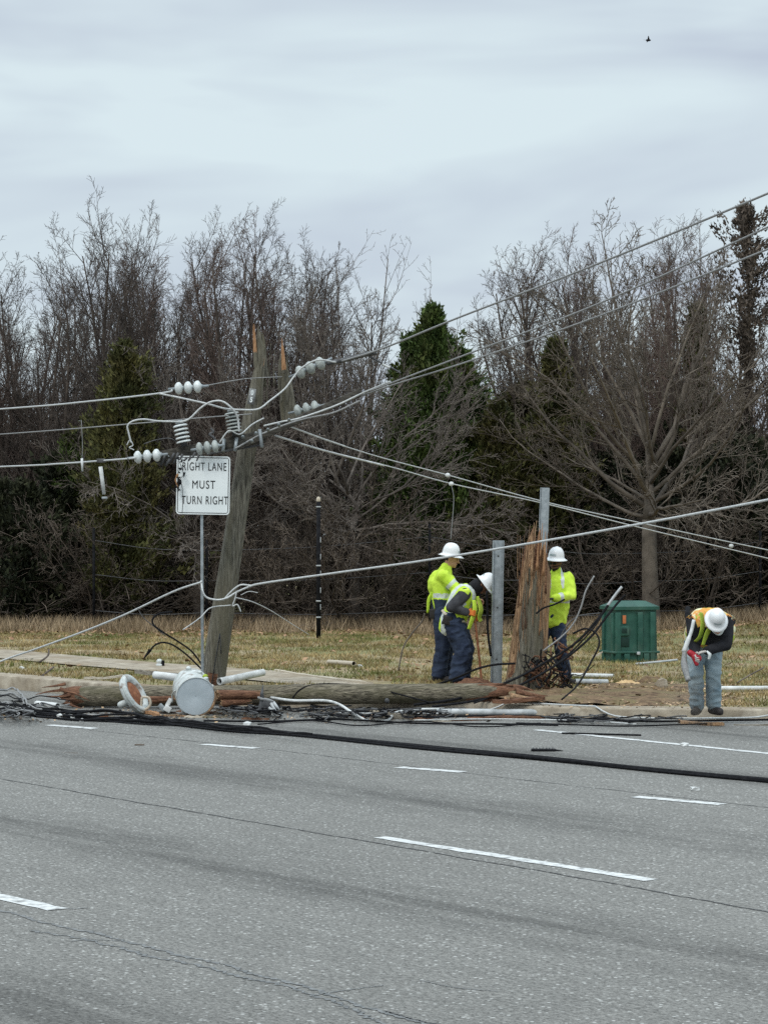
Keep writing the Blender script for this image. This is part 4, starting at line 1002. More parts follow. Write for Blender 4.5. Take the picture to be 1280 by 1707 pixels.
for k, (p, q) in enumerate([((110, 1140, 31.2), (70, 1146, 31.1)), ((112, 1150, 31.2), (60, 1158, 31.1)), ((118, 1158, 31.2), (78, 1160, 31.1)), ((125, 1166, 31.1), (105, 1164, 31.05)), ((110, 1170, 31.1), (140, 1182, 31.0)), ((100, 1148, 31.0), (150, 1168, 30.95))]):
    g = MB(); sliver(g, at(*p), at(*q), .03, .004, .5, 0, k); g.build('splinter', M['redwood'], lg)
for k, (p, q) in enumerate([((860, 1152, 30.1), (912, 1160, 30.2)), ((850, 1160, 29.95), (905, 1170, 30.0)), ((855, 1146, 30.2), (890, 1152, 30.2)), ((840, 1166, 29.95), (880, 1172, 29.95))]):
    g = MB(); sliver(g, at(*p), at(*q), .055, .006, .5, 0, k + 9); g.build('splinter', M['fresh' if k % 2 else 'redwood'], lg)
g = MB(); p = at(645, 1168, 30.3); g.lathe([(.03, -.03), (.03, .02), (.012, .03)], 10, Matrix.Translation(p) @ Matrix.Rotation(R(90), 4, 'X')); g.build('bolt', M['iron'], lg)
c2 = thing('fallen_crossarm', 'split reddish brown timber under the log right of the transformer drum', 'timber', at(395, 1166, 30.4))
for k, (p, q, r) in enumerate([((355, 1160, 30.3), (445, 1158, 30.35), .07), ((362, 1174, 30.25), (425, 1168, 30.35), .05), ((240, 1168, 30.75), (300, 1164, 30.8), .05)]):
    logmesh('split_piece', at(*p), at(*q), r, r * .7, c2, 20 + k, jl=.12, jr=.18, mats=[M['redwood'], M['fresh']])
# ---------------- transformer ----------------
tc_ = at(326.5, 1160.5, 29.75); tc_.z = .232
ax = Vector((-.19, .95, .17)).normalized()
tr = thing('transformer', 'dented white transformer drum lying on its side in front of the log', 'transformer', tc_)
q = ax.to_track_quat('Z', 'Y').to_matrix().to_4x4(); TM = Matrix.Translation(tc_) @ q
def dent(o, c, rad, amt):
    c = Vector(c)
    for v in o.data.vertices:
        wv = v.co + WO[o.name]; dd = (wv - c).length
        if dd < rad: v.co += (tc_ - c).normalized() * amt * (1 - dd / rad) ** 1.5
prof = [(.225, .0), (.229, .005), (.229, .02), (.222, .028)] + [(.222, .03 + .035 * i) for i in range(13)] + [(.228, .46), (.228, .49), (.22, .495), (.1, .50), (.02, .50)]
o = MB().lathe(prof, 48, TM, cap=False).build('tank', M['tank'], tr, auto=40); dent(o, tc_ + Vector((.25, .2, -.05)), .22, .06); dent(o, tc_ + Vector((-.25, .45, .1)), .2, .05)
o = MB().lathe([(.004, .006), (.05, .003), (.1, .0), (.15, .0), (.2, .001), (.226, .002), (.226, .008)], 48, TM, cap=False).build('end_plate', M['tank_end'], tr, auto=40)
o = MB().lathe([(.226, -.006), (.234, -.004), (.234, .012), (.226, .014)], 48, TM, cap=False).build('rim', M['tank'], tr)
g = MB(); P = []
for k in range(14):
    a = R(-68 + 5.5 * k); P.append(tc_ + q.to_3x3() @ Vector((.236 * math.cos(a), .236 * math.sin(a), -.004)))
xr = q.to_3x3() @ Vector((1, 0, 0))
P = [tc_ + Vector((math.cos(a) * .233, -.012, math.sin(a) * .233)) for a in [R(-70 + 6 * k) for k in range(15)]]
g.tube(P, [.004 + .012 * math.sin(math.pi * k / 14) for k in range(15)], 6); g.build('peeled_lip', M['fresh'], tr)
up = Vector((0, 0, 1)); up = (up - ax * up.dot(ax)).normalized()
for k, (s, dx, hh, mm) in enumerate([(.16, .13, .05, 'lime'), (.30, .08, .03, 'tank'), (.42, -.04, .05, 'porcelain'), (.10, .13, .03, 'tank')]):
    sd = ax.cross(up); p = tc_ + ax * s + up * math.sqrt(.222 ** 2 - dx ** 2) + sd * dx
    Mx = Matrix.Translation(p) @ up.to_track_quat('Z', 'Y').to_matrix().to_4x4()
    MB().lathe([(.03, -.03), (.034, 0), (.028, hh * .4), (.034, hh * .45), (.026, hh * .8), (.01, hh)], 14, Mx).build('bushing', M[mm], tr)
for k, (s, an) in enumerate([(.12, -60), (.30, -60), (.12, 200), (.40, 175)]):
    sd = ax.cross(up); a = R(an); rdv = up * math.sin(a) * 1.0 + sd * -math.cos(a); p = tc_ + ax * s + rdv * .235
    MB().box(p, (.06, .04, .09), q.to_3x3(), bev=.008).build('mounting_lug', M['tank'], tr)
sd = ax.cross(up)
g = MB(); g.tube(spline([tc_ + ax * .08 - sd * .0 + Vector((-.235, 0, .05)), tc_ + ax * .15 + Vector((-.26, 0, -.02)), tc_ + ax * .2 + Vector((-.25, 0, -.12))], 5), .009, 6); g.build('lifting_bail', M['tank'], tr)
# transformer lid
lc = at(224, 1160, 30.1); lc.z = .235; lid = thing('drum_cover', 'rusty white round lid standing on edge left of the transformer drum', 'lid', lc)
la_ = Vector((.83, -.27, .49)).normalized(); ql = la_.to_track_quat('Z', 'Y').to_matrix().to_4x4(); LM = Matrix.Translation(lc) @ ql
MB().lathe([(.001, .035), (.08, .030), (.14, .018), (.17, .0)], 36, LM, cap=False).build('inner_face', M['rust'], lid)
MB().lathe([(.165, .005), (.185, .035), (.225, .040), (.250, .034), (.254, -.01), (.236, -.045), (.20, -.055), (.001, -.062)], 40, LM, cap=False).build('rim', M['tank'], lid)
MB().cap(lc + Vector((-.01, .02, -.07)), lc + Vector((-.155, -.02, -.125)), .045, .042).build('bushing_stub', M['tank'], lid)
P = [lc + ql.to_3x3() @ Vector((.253 * math.cos(a), .253 * math.sin(a), .012)) for a in [R(k * 12) for k in range(31)]]
MB().tube([p for p in P], .010, 6, cap=False).build('clamp_band', M['tank'], lid)
bq = lc + Vector((.13, -.05, -.09)); MB().tube(spline([bq + Vector((-.03, 0, .06)), bq + Vector((.05, -.01, .05)), bq + Vector((.07, -.01, -.03)), bq + Vector((.01, 0, -.09)), bq + Vector((-.04, 0, -.05)), bq + Vector((-.03, 0, .06))], 4), .016, 6).build('clamp_band', M['board'], lid)
# broken meter-like box
bx = thing('switch_box', 'broken dark grey switch box lying on the road right of the transformer drum', 'electrical box', Vector((at(443, 1185, 29.6).x, 29.6, 0)))
rot = Matrix.Rotation(R(14), 3, 'Y') @ Matrix.Rotation(R(25), 3, 'Z'); p = Vector((at(443, 1182, 29.6).x, 29.6, .115))
MB().box(p, (.14, .12, .17), rot, bev=.012).build('housing', M['iron'], bx)
MB().box(p + Vector((-.0, .0, .09)), (.16, .14, .025), rot, bev=.006).build('lid', M['aludull'], bx)
g = MB()
for a, b in (((.06, -.03, .05), (.13, -.06, -.06)), ((.09, -.02, .06), (.16, -.03, -.03)), ((.06, -.05, -.02), (.17, -.08, -.07)), ((.13, -.06, -.06), (.2, -.02, -.09)), ((.04, -.06, .0), (.12, -.08, -.09))):
    g.tube([p + Vector(a), p + Vector(b)], [.02, .014], 7)
g.build('linkage', M['conduit'], bx)
MB().tube([p + Vector((-.04, 0, .10)), p + Vector((-.045, 0, .16)), p + Vector((-.03, 0, .26))], [.028, .02, .004], 8).build('terminal', M['iron'], bx)
# ---------------- loose debris ----------------
def on_road(px, py, z=0.0):
    return G(px, py, z)
def pipe(name, label, cat, A, B, r, m, hollow=True, group=None):
    A = Vector(A); B = Vector(B); d = B - A; q = d.to_track_quat('Z', 'Y').to_matrix().to_4x4(); Mx = Matrix.Translation(A) @ q; Lg = d.length
    t = thing(name, label, cat, A, group)
    MB().lathe([(r * .85, .06), (r * .85, .0), (r, .0), (r, Lg * .5), (r, Lg), (r * .85, Lg), (r * .85, Lg - .06)], 16, Mx, cap=False).build('tube', M[m], t, auto=40)
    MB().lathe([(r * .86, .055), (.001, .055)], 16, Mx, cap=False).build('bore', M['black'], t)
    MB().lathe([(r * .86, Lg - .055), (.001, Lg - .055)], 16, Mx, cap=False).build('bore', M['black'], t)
    return t
def board(name, label, A, B, w_, th, m, seed=0, cat='board', taper=.5):
    """splintered board from A to B lying flat"""
    A = Vector(A); B = Vector(B); d = (B - A); Lg = d.length; z = d.normalized(); s = Vector((-z.y, z.x, 0)).normalized(); rq = random.Random(seed); n = 14; vs = []
    for i in range(n + 1):
        t = i / n; k = min(1, t / .18 + .15) * min(1, (1 - t) / .25 + taper * .3); c = A.lerp(B, t) + Vector((0, 0, .01 * math.sin(t * 5 + seed)))
        a = w_ / 2 * k * rq.uniform(.85, 1.1); b = w_ / 2 * k * rq.uniform(.85, 1.1)
        vs += [c + s * a, c - s * b, c - s * b * .95 + Vector((0, 0, th * rq.uniform(.8, 1.1))), c + s * a * .95 + Vector((0, 0, th * rq.uniform(.8, 1.1)))]
    fs = [(i * 4 + k, i * 4 + (k + 1) % 4, i * 4 + 4 + (k + 1) % 4, i * 4 + 4 + k) for i in range(n) for k in range(4)] + [(3, 2, 1, 0), (n * 4, n * 4 + 1, n * 4 + 2, n * 4 + 3)]
    o = MB().add(vs, fs).build(name, M[m], None, origin=A, smooth=False); return tag(o, label, cat)
pipe('conduit_pipe', 'thick white pipe propped behind the log right of the leaning pole', 'pipe', at(366, 1136, 31.7), at(439, 1121, 32.3), .046, 'white')
pipe('conduit_pipe', 'white pipe with a dark end lying between the lid and the leaning pole', 'pipe', at(258, 1125, 31.9), at(300, 1130, 31.7), .048, 'white')
board('splintered_board', 'narrow dark board with a pale edge behind the round lid', at(225, 1124, 32.0), at(262, 1124, 31.9), .08, .05, 'greyboard', 1)
board('splintered_board', 'thin tan wood strip lying on the curb left of the round lid', at(140, 1133, 32.3), at(206, 1129, 32.1), .05, .03, 'board', 2)
board('splintered_board', 'long tan board on the end of the sidewalk behind the log', Gv(458, 1120), Gv(622, 1144), .10, .04, 'board', 3)
board('splintered_board', 'short dark board lying along the top of the log', at(466, 1146, 31.1), at(507, 1145, 31.1), .05, .03, 'greyboard', 4)
p1, p2 = Gv(548, 1109), Gv(590, 1112); pipe('conduit_pipe', 'short pale pipe with a dark open end lying alone on the grass', 'pipe', p1 + Vector((0, 0, .05)), p2 + Vector((0, 0, .05)), .035, 'board')
c = Gv(266, 1112); ins = thing('broken_insulator', 'small white broken insulator standing on the sidewalk', 'insulator', c)
MB().lathe([(.02, 0), (.05, .01), (.05, .04), (.03, .06), (.045, .075), (.04, .10), (.02, .12)], 14, Matrix.Translation(c)).build('body', M['porcelain'], ins)
MB().box(c + Vector((.05, 0, .05)), (.05, .05, .10), bev=.01).build('bracket', M['black'], ins)
p1, p2 = Gv(946, 1131), Gv(1022, 1133); pipe('conduit_pipe', 'long white pipe behind the sawdust heap right of the stump', 'pipe', p1 + Vector((0, 0, .05)), p2 + Vector((0, 0, .05)), .030, 'white')
p1, p2 = Gv(958, 1142), Gv(1012, 1143); pipe('conduit_pipe', 'grey pipe in front of the long white one right of the stump', 'pipe', p1 + Vector((0, 0, .05)), p2 + Vector((0, 0, .05)), .035, 'conduit')
p1, p2 = Gv(1188, 1154), Gv(1420, 1153); pipe('conduit_pipe', 'long thin white pipe on the grass running out of the right edge', 'pipe', p1 + Vector((0, 0, .05)), p2 + Vector((0, 0, .05)), .030, 'white')
c = Gv(1103, 1150); o = MB().ball(c + Vector((0, 0, .06)), (.09, .07, .10), 9).build('concrete_chunk', M['concrete'], None, origin=c, smooth=False)
for v in o.data.vertices: v.co *= 1 + .35 * noise.noise(v.co * 22)
tag(o, 'pale grey broken chunk at the right end of the dug earth', 'chunk')
for (x, y, rx, ry, hh, nm, mm, lb, cat_) in ((1045, 1143, .27, .24, .10, 'sawdust_heap', 'sawdust', 'low orange tan heap of sawdust on the dug earth', 'sawdust'),
        (1085, 1140, .30, .30, .12, 'earth_mound', 'dirt', 'dark brown mound of loose earth behind the sawdust heap', 'earth'),
        (935, 1160, .42, .40, .13, 'earth_mound', 'dirt', 'earth mound between the stump and the curb', 'earth'),
        (795, 1146, .40, .3, .14, 'earth_mound', 'redwood', 'reddish earth mound around the foot of the flat steel post', 'earth')):
    c = Gv(x, y); vs = []; n = 28; rings = 12
    for j in range(rings + 1):
        for i in range(n):
            a = 6.2832 * i / n; t = j / rings; px_, py_ = rx * t * math.cos(a), ry * t * math.sin(a); k = 1 + .25 * noise.noise(Vector((math.cos(a) * 1.5, math.sin(a) * 1.5, x)))
            X, Y = c.x + px_ * k, c.y + py_ * k
            vs.append((X, Y, ground(X, Y) - .03 + hh * (1 - t ** 1.6) * (1 + .5 * nz2(X, Y, 7)) + .03 * nz2(X, Y, 19)))
    fs = [(j * n + i, j * n + (i + 1) % n, (j + 1) * n + (i + 1) % n, (j + 1) * n + i) for j in range(rings) for i in range(n)]
    tag(MB().add(vs, fs).build(nm, M[mm], None, origin=c), lb, cat_)
# dug earth skin round the stump
vs = []; fs = []; nx, ny = 90, 50
for i in range(nx + 1):
    for j in range(ny + 1):
        X = .4 + 4.6 * i / nx; Y0 = curbY(X) + .40; Y = Y0 + (35.2 - Y0) * j / ny; m_ = dirt_mask(X, Y) - .45 + .35 * nz2(X, Y, 2.4)
        vs.append((X, Y, ground(X, Y) + (min(.05, m_ * .12) if m_ > 0 else max(-.04, m_ * .2)) + .012 * nz2(X, Y, 9)))
for i in range(nx):
    for j in range(ny):
        q4 = (i * (ny + 1) + j, (i + 1) * (ny + 1) + j, (i + 1) * (ny + 1) + j + 1, i * (ny + 1) + j + 1)
        fs.append(q4)
tag(MB().add(vs, fs).build('dug_earth', M['dirt']), 'brown dug-up earth around the stump', 'earth', kind='stuff')
random.seed(8)
o = leaves('wood_chips', 2600, 31, lambda a, b: dirt_mask(a, b) * (b > curbY(a) + .4), 'chips', .035, .03, (.5, 5), (29.5, 35)); tag(o, 'splintered wood chips littering the dug earth', 'wood chips')
o = leaves('wood_litter', 1500, 33, lambda a, b: .02 + sst(1.1, .2, abs(b - (30.0 + .04 * a))), 'chips', .022, .01, (-6, 6), (28.4, 31.5)); tag(o, 'small chips and bark crumbs strewn along the gutter', 'litter')
o = leaves('dark_litter', 900, 34, lambda a, b: .02 + sst(1.2, .2, abs(b - (29.9 + .04 * a))) * (a < 1.5), 'brush', .03, .01, (-6, 3), (28.2, 31.5)); tag(o, 'dark bark and rubber scraps strewn along the gutter', 'litter')
# things lying in the gutter
rq = random.Random(77); GS = 'small wood scraps along the gutter'
for k in range(46):
    x = rq.uniform(380, 1240) if k % 3 else rq.uniform(60, 400); y = rq.uniform(1184, 1200) if x > 380 else rq.uniform(1186, 1197)
    a = G(x, y); an = rq.uniform(-.35, .35); ln = rq.uniform(.08, .34); b = a + Vector((math.cos(an), math.sin(an) - .1, 0)) * ln; mm = rq.choice(('redwood', 'greyboard', 'fresh', 'board', 'log', 'bark'))
    n_ = 7; vs = []; s_ = Vector((-(b - a).y, (b - a).x, 0)).normalized(); wq = rq.uniform(.02, .05)
    for i in range(n_ + 1):
        t = i / n_; c = a.lerp(b, t); wk = wq * (.25 + math.sin(math.pi * min(1, t + .15))) * rq.uniform(.7, 1.1); th = rq.uniform(.012, .03)
        vs += [c + s_ * wk, c - s_ * wk, c - s_ * wk * .8 + Vector((0, 0, th)), c + s_ * wk * .8 + Vector((0, 0, th))]
    fs = [(i * 4 + q, i * 4 + (q + 1) % 4, i * 4 + 4 + (q + 1) % 4, i * 4 + 4 + q) for i in range(n_) for q in range(4)] + [(3, 2, 1, 0), (n_ * 4, n_ * 4 + 1, n_ * 4 + 2, n_ * 4 + 3)]
    tag(MB().add(vs, fs).build('wood_scrap', M[mm], None, origin=a, smooth=False), 'small splintered wood scrap among others alike along the gutter', 'wood scrap', GS)
def rp(x, y, z=.0): return on_road(x, y, z) + Vector((0, 0, 0))
pipe('conduit_pipe', 'long thin white conduit on the road below the middle of the log', 'pipe', rp(585, 1180) + Vector((0, 0, .045)), rp(800, 1183) + Vector((0, 0, .045)), .026, 'white')
pipe('conduit_pipe', 'thick grey conduit at the curb below the stump', 'pipe', rp(728, 1192) + Vector((0, 0, .04)), rp(906, 1193) + Vector((0, 0, .04)), .038, 'conduit')
pipe('conduit_pipe', 'short white tube among the tangled cables at left', 'pipe', rp(62, 1180) + Vector((0, 0, .05)), rp(97, 1184) + Vector((0, 0, .05)), .04, 'white')
board('splintered_board', 'reddish brown splintered board on the road just below the grey conduit', rp(748, 1202), rp(908, 1198), .09, .035, 'redwood', 5)
board('splintered_board', 'short dark log piece on the road below the white conduit', rp(625, 1197), rp(690, 1199), .09, .06, 'greyboard', 6)
board('splintered_board', 'thin white strip on the road below the middle of the log', rp(688, 1203), rp(752, 1203), .05, .02, 'board', 7)
board('splintered_board', 'short cream board lying at the curb right of the grey conduit', rp(940, 1195), rp(988, 1194), .07, .03, 'board', 8)
board('splintered_board', 'brown splintered board on the road in front of the bent worker', rp(1130, 1205), rp(1206, 1211), .13, .035, 'fresh', 9)
board('splintered_board', 'dark thin board on the road near the right edge', rp(1222, 1209), rp(1330, 1210), .06, .02, 'greyboard', 10)
board('splintered_board', 'thin tan stick on the road beneath the transformer drum', rp(255, 1194), rp(318, 1196), .04, .02, 'fresh', 11)
board('splintered_board', 'small orange wood chunk between the lid and the transformer drum', rp(243, 1190), rp(266, 1194), .07, .04, 'orange_wood', 12)
board('splintered_board', 'long dark board on the road right of the transformer drum', rp(360, 1186), rp(440, 1182), .05, .025, 'greyboard', 13)
board('splintered_board', 'pale sliver of wood on the earth right of the log end', Gv(918, 1155), Gv(962, 1166), .06, .025, 'board', 14)
board('splintered_board', 'pale wood sliver balanced on the grass below the green cabinet', at(986, 1095, 31.3), at(1004, 1089, 31.3), .03, .02, 'board', 15)
board('splintered_board', 'broad brown timber wedge in front of the right end of the log', at(820, 1172, 29.85), at(908, 1168, 29.9), .16, .045, 'redwood', 16)
br = thing('broken_bracket', 'white broken bracket on the road at the left foot of the transformer drum', 'bracket', rp(275, 1192))
p = rp(276, 1190) ; p.z = .06
bar(MB(), p + Vector((-.07, 0, .05)), p + Vector((0, -.02, -.02)), .05, .05).build('arm', M['steel'], br)
MB().box(p + Vector((.03, -.03, -.0)), (.09, .05, .07), Matrix.Rotation(R(30), 3, 'Y'), bev=.01).build('flange', M['white'], br)
bar(MB(), p + Vector((.02, 0, .03)), p + Vector((.07, -.01, .12)), .04, .05).build('arm', M['white'], br)
rs = thing('rubber_scrap', 'ribbed black rubber scrap lying alone on the road', 'rubber scrap', rp(912, 1252))
MB().box(rp(905, 1252) + Vector((0, 0, .012)), (.24, .12, .016), Matrix.Rotation(R(-4), 3, 'Z'), bev=.004).build('pad', M['black'], rs)
for k in range(7): MB().box(rp(889 + 5.4 * k, 1252) + Vector((0, 0, .026)), (.014, .11, .012), bev=.003).build('rib', M['iron'], rs)
MB().tube([rp(920, 1252) + Vector((0, 0, .012)), rp(938, 1253) + Vector((0, 0, .008))], [.02, .004], 6, flat=.5).build('tongue', M['black'], rs)
for k, (x, y) in enumerate([(55, 1200), (101, 1196), (124, 1198), (137, 1203), (412, 1209), (1159, 1318), (1140, 1244), (36, 1116), (600, 1112)]):
    c = (rp(x, y) if y > 1150 else Gv(x, y)); o = MB().ball(c + Vector((0, 0, .015)), (.05, .04, .025), 7).build('porcelain_chip', M['white'], None, origin=c, smooth=False)
    for v in o.data.vertices: v.co *= 1 + .5 * noise.noise(v.co * 40 + Vector((k, 0, 0)))
    lbs = ['white chip on the road, leftmost of those beneath the cable tangle', 'white chip on the road below the short white tube', 'white chip beside the black cable bundle at left', 'greenish white chip touching the lower edge of the cable bundle', 'single white chip on the road below the switch box', 'small white chip alone on the road near the short lane dash', 'flat white chip just below the long edge line', 'white scrap on the turf strip at the far left', 'small white scrap on the dead grass behind the log']
    tag(o, lbs[k], 'chip')
# cables on the road
def rcab(name, label, pts, r, m='black', z=None, group=None, jz=0.0, seed=0, cat='cable', k=10):
    rq = random.Random(seed); P = []
    for x, y in pts:
        p = G(x, y, r + .002 + (z or 0)); P.append(p)
    P = spline(P, k); P = [p + Vector((0, 0, abs(noise.noise(p * 1.7 + Vector((seed, 0, 0)))) * jz)) for p in P]
    o = MB().tube(P, r, 6).build(name, M[m], None, origin=P[len(P) // 2]); return tag(o, label, cat, group)
RB = 'black cables lying across the road'
base_path = [(-60, 1176), (0, 1184), (60, 1189), (120, 1195), (180, 1199), (260, 1203), (380, 1214), (500, 1224), (700, 1245), (900, 1264), (1100, 1284), (1280, 1301), (1400, 1312)]
lbs = ['thickest black cable running from the tangle across the road to the right edge', 'black cable on the upper side of the bundle crossing the road', 'black cable on the lower side of the bundle crossing the road', 'thin black cable twisted along the bundle crossing the road', 'dull grey cable woven into the left part of the road bundle']
for k, (dy, r, am) in enumerate([(0, .021, 1), (-2.0, .014, 3), (2.0, .013, 3), (1, .010, 5), (-1, .011, 5)]):
    rq = random.Random(k + 2); n = len(base_path) if k < 4 else 8
    pts = [(x, y + dy + rq.uniform(-am, am) * (1 if x < 500 else .35)) for x, y in base_path[:n]]
    rcab('road_cable', lbs[k], pts, r, 'black' if k < 4 else 'aludull', group=RB, seed=k)
left = 'cables tangled on the road at the left edge'
names = ['topmost loop of the cable tangle at the left edge', 'bluish black cable in the middle of the left tangle', 'lowest cable of the left tangle beside the white chips', 'cable arching up out of the left tangle', 'black cable running from the left tangle under the round lid', 'thin cable crossing the left tangle towards the log end', 'slack cable passing beneath the round lid', 'cable curving from the tangle to the drum', 'grey strand looping at the far left edge']
ptsl = [[(-50, 1165), (0, 1160), (20, 1156), (36, 1166), (44, 1180), (60, 1190)], [(-50, 1174), (0, 1176), (50, 1184), (110, 1190), (170, 1198), (240, 1196)], [(-40, 1188), (20, 1192), (80, 1196), (150, 1201), (200, 1199)],
        [(-30, 1155), (5, 1152), (25, 1150), (38, 1162), (48, 1178), (70, 1184)], [(40, 1180), (100, 1185), (160, 1187), (220, 1192), (290, 1202), (340, 1207)], [(0, 1162), (40, 1166), (80, 1163), (110, 1168), (150, 1175)],
        [(110, 1192), (160, 1188), (210, 1190), (250, 1198), (330, 1209), (420, 1219)], [(120, 1196), (200, 1193), (260, 1200), (300, 1205), (400, 1212), (520, 1228)], [(-20, 1182), (10, 1172), (30, 1176), (20, 1186), (-10, 1190)]]
for k, (nm, pts) in enumerate(zip(names, ptsl)):
    rcab('road_cable', nm, pts, (.012, .017, .013, .012, .015, .008, .013, .012, .012)[k], 'aludull' if k in (0, 8, 3) else 'black', group=left, seed=20 + k, z=.02 * (k % 4), jz=.07)
tg = thing('wire_tangle', 'knot of thin wires and hardware at the left edge of the road', 'tangle', rp(30, 1180)); rq = random.Random(5)
for q_ in range(3):
    g = MB()
    for k in range(9):
        x, y = rq.uniform(-10, 60), rq.uniform(1165, 1190); P = []
        for j in range(5): P.append(G(x, y, .03 + rq.random() * .12)); x += rq.uniform(-18, 24); y += rq.uniform(-7, 7); y = min(max(y, 1166), 1196)
        g.tube(spline(P, 5), rq.uniform(.004, .010), 5)
    g.build('strands', M[('iron', 'aludull', 'black')[q_]], tg)
for lb, xa, xb, ya, yb, cnt in (('dark wire tangle heaped against the log between the drum and the switch box', 360, 440, 1176, 1192, 12), ('wire tangle on the road beneath the middle of the log', 590, 720, 1180, 1196, 14), ('sparse wire tangle on the road between the grey conduit and the bent worker', 900, 1100, 1190, 1203, 12)):
    tg = thing('wire_tangle', lb, 'tangle', rp((xa + xb) / 2, yb))
    for q_ in range(2):
        g = MB()
        for k in range(cnt):
            x, y = rq.uniform(xa, xb), rq.uniform(ya, yb); P = []
            for j in range(5): P.append(G(x, y, .02 + rq.random() * (.10 if xa < 800 else .03))); x += rq.uniform(-14, 30); y += rq.uniform(-5, 5); y = min(max(y, ya), yb)
            g.tube(spline(P, 5), rq.uniform(.005, .013), 5)
        g.build('strands', M[('iron', 'black')[q_]], tg)
tg = thing('wire_tangle', 'tangle of thin dark wires on the road right of the switch box', 'tangle', rp(520, 1185)); 
for q_ in range(2):
    g = MB()
    for k in range(11):
        x, y = rq.uniform(440, 570), rq.uniform(1176, 1196); P = []
        for j in range(5): P.append(G(x, y, .02 + rq.random() * .06)); x += rq.uniform(-12, 34); y += rq.uniform(-6, 6); y = min(max(y, 1176), 1200)
        g.tube(spline(P, 5), rq.uniform(.005, .012), 5)
    g.build('strands', M[('iron', 'black')[q_]], tg)
wire('white_cable', 'white cable snaking over the road below the middle of the log', 'cable', [(452, 1163, 30.4), (490, 1168, 30.1), (540, 1168, 29.9), (565, 1174, 29.6), (590, 1190, 29.3), (615, 1202, 28.9), (645, 1201, 28.9), (660, 1188, 29.6), (690, 1183, 29.8), (740, 1182, 30)], .017, 'white')
wire('log_cable', 'black cable arching over the middle of the long log', 'cable', [(488, 1163, 30.6), (500, 1150, 30.6), (520, 1142, 30.65), (555, 1140, 30.7), (620, 1145, 30.6), (660, 1156, 30.3), (720, 1172, 29.9)], .010, 'black')
EC = 'long cables lying along the curb'
for k, (lb, pts, r, mm) in enumerate([('black cable in the gutter just below the whole length of the log', [(340, 1183), (450, 1184), (560, 1181), (700, 1187), (820, 1188), (930, 1190)], .012, 'black'), ('thin black cable weaving under the white conduit below the log', [(430, 1188), (520, 1182), (600, 1190), (700, 1183), (800, 1192), (900, 1186)], .008, 'black'), ('dark cable in the gutter from the grey conduit towards the bent worker', [(860, 1186), (960, 1189), (1040, 1191), (1120, 1189), (1190, 1187)], .009, 'black'), ('long black cable draped over the curb in front of the bent worker', [(540, 1174), (700, 1177), (850, 1175), (960, 1179), (1080, 1184), (1160, 1183), (1280, 1181.5), (1420, 1180)], .013, 'black'),
        ('long pale cable lying just above the black one on the curb', [(560, 1171), (700, 1172), (860, 1170), (980, 1174.5), (1100, 1179), (1280, 1178), (1420, 1177)], .011, 'alu'),
        ('thin pale cable on the gutter below the log end', [(690, 1182), (800, 1180), (900, 1181), (980, 1183), (1060, 1188)], .009, 'alu')]):
    P = [G(x, y, .15) for x, y in pts]; P = spline(P, 10)
    P = [Vector((p.x, p.y, (curbH(p.x) if p.y > curbY(p.x) else .0) + r + .012)) for p in P]
    for _ in range(4): P = [P[0]] + [Vector((b.x, b.y, max(b.z, (a.z + b.z + c.z) / 3))) for a, b, c in zip(P, P[1:], P[2:])] + [P[-1]]
    tag(MB().tube(P, r, 6).build('curb_cable', M[mm], None, origin=P[20]), lb, 'cable', EC)
wire('rod', 'straight thin black rod lying on the road beside the start of the edge line', 'rod', [(936, 1222, 27.05), (1068, 1225.5, 26.8)], .010, 'black')
wire('rod', 'crooked black wire on the road near the curb right of the log end', 'wire', [(945, 1203, 28.6), (985, 1197, 28.9), (1030, 1197, 28.9), (1070, 1192, 29.2)], .008, 'black')
rcab('stick', 'thin dark stick at the left edge of the road below the tangle', [(-10, 1196), (30, 1195)], .008, 'brush', cat='stick')
for x, y, dx, dy, lb in ((1135, 1120, 70, -28, 'dark stick on the grass right of the bent worker'), ):
    wire('stick', lb, 'stick', [(1228, 1138, 31.5), (1250, 1125, 32.0), (1272, 1113, 32.4)], .010, 'brush')
wire('twig', 'bare forked twig standing on the grass left of the two workers', 'twig', [(664, 1118, 34), (672, 1080, 34), (685, 1058, 34), (703, 1036, 34), (708, 1022, 34)], .011, 'bark_pale')
wire('digging_bar', 'rusty brown bar in the hands of the bending worker', 'tool', [(790, 1022, 33.1), (794, 1055, 33.1), (799, 1100, 33.1), (803, 1140, 33.1)], .016, 'rust')
for i, (x0, y0, x1, y1) in enumerate([(66, 1104, 82, 1083), (56, 1149, 90, 1112)]):
    wire('stick', ['thin dark branch lying across the sidewalk at left', 'dark branch leaning over the curb at left'][i], 'stick', [(x0, y0, 35.5 - i), ((x0 + x1) / 2 + 6 * (-1) ** i, (y0 + y1) / 2, 35.8 - i), (x1, y1, 36.2 - i)], .014, 'bark')
board('splintered_board', 'small dark wood piece lying on the sidewalk at left', Gv(42, 1101), Gv(56, 1101), .08, .03, 'greyboard', 21)
wire('stick', 'thin broken stick on the road below the first short dash', 'stick', [(102, 1256, 24.75), (130, 1256, 24.7)], .008, 'brush')
wire('stick', 'small dark splinter on the road between the first two dashes', 'stick', [(225, 1242, 25.6), (241, 1242, 25.6)], .012, 'brush')
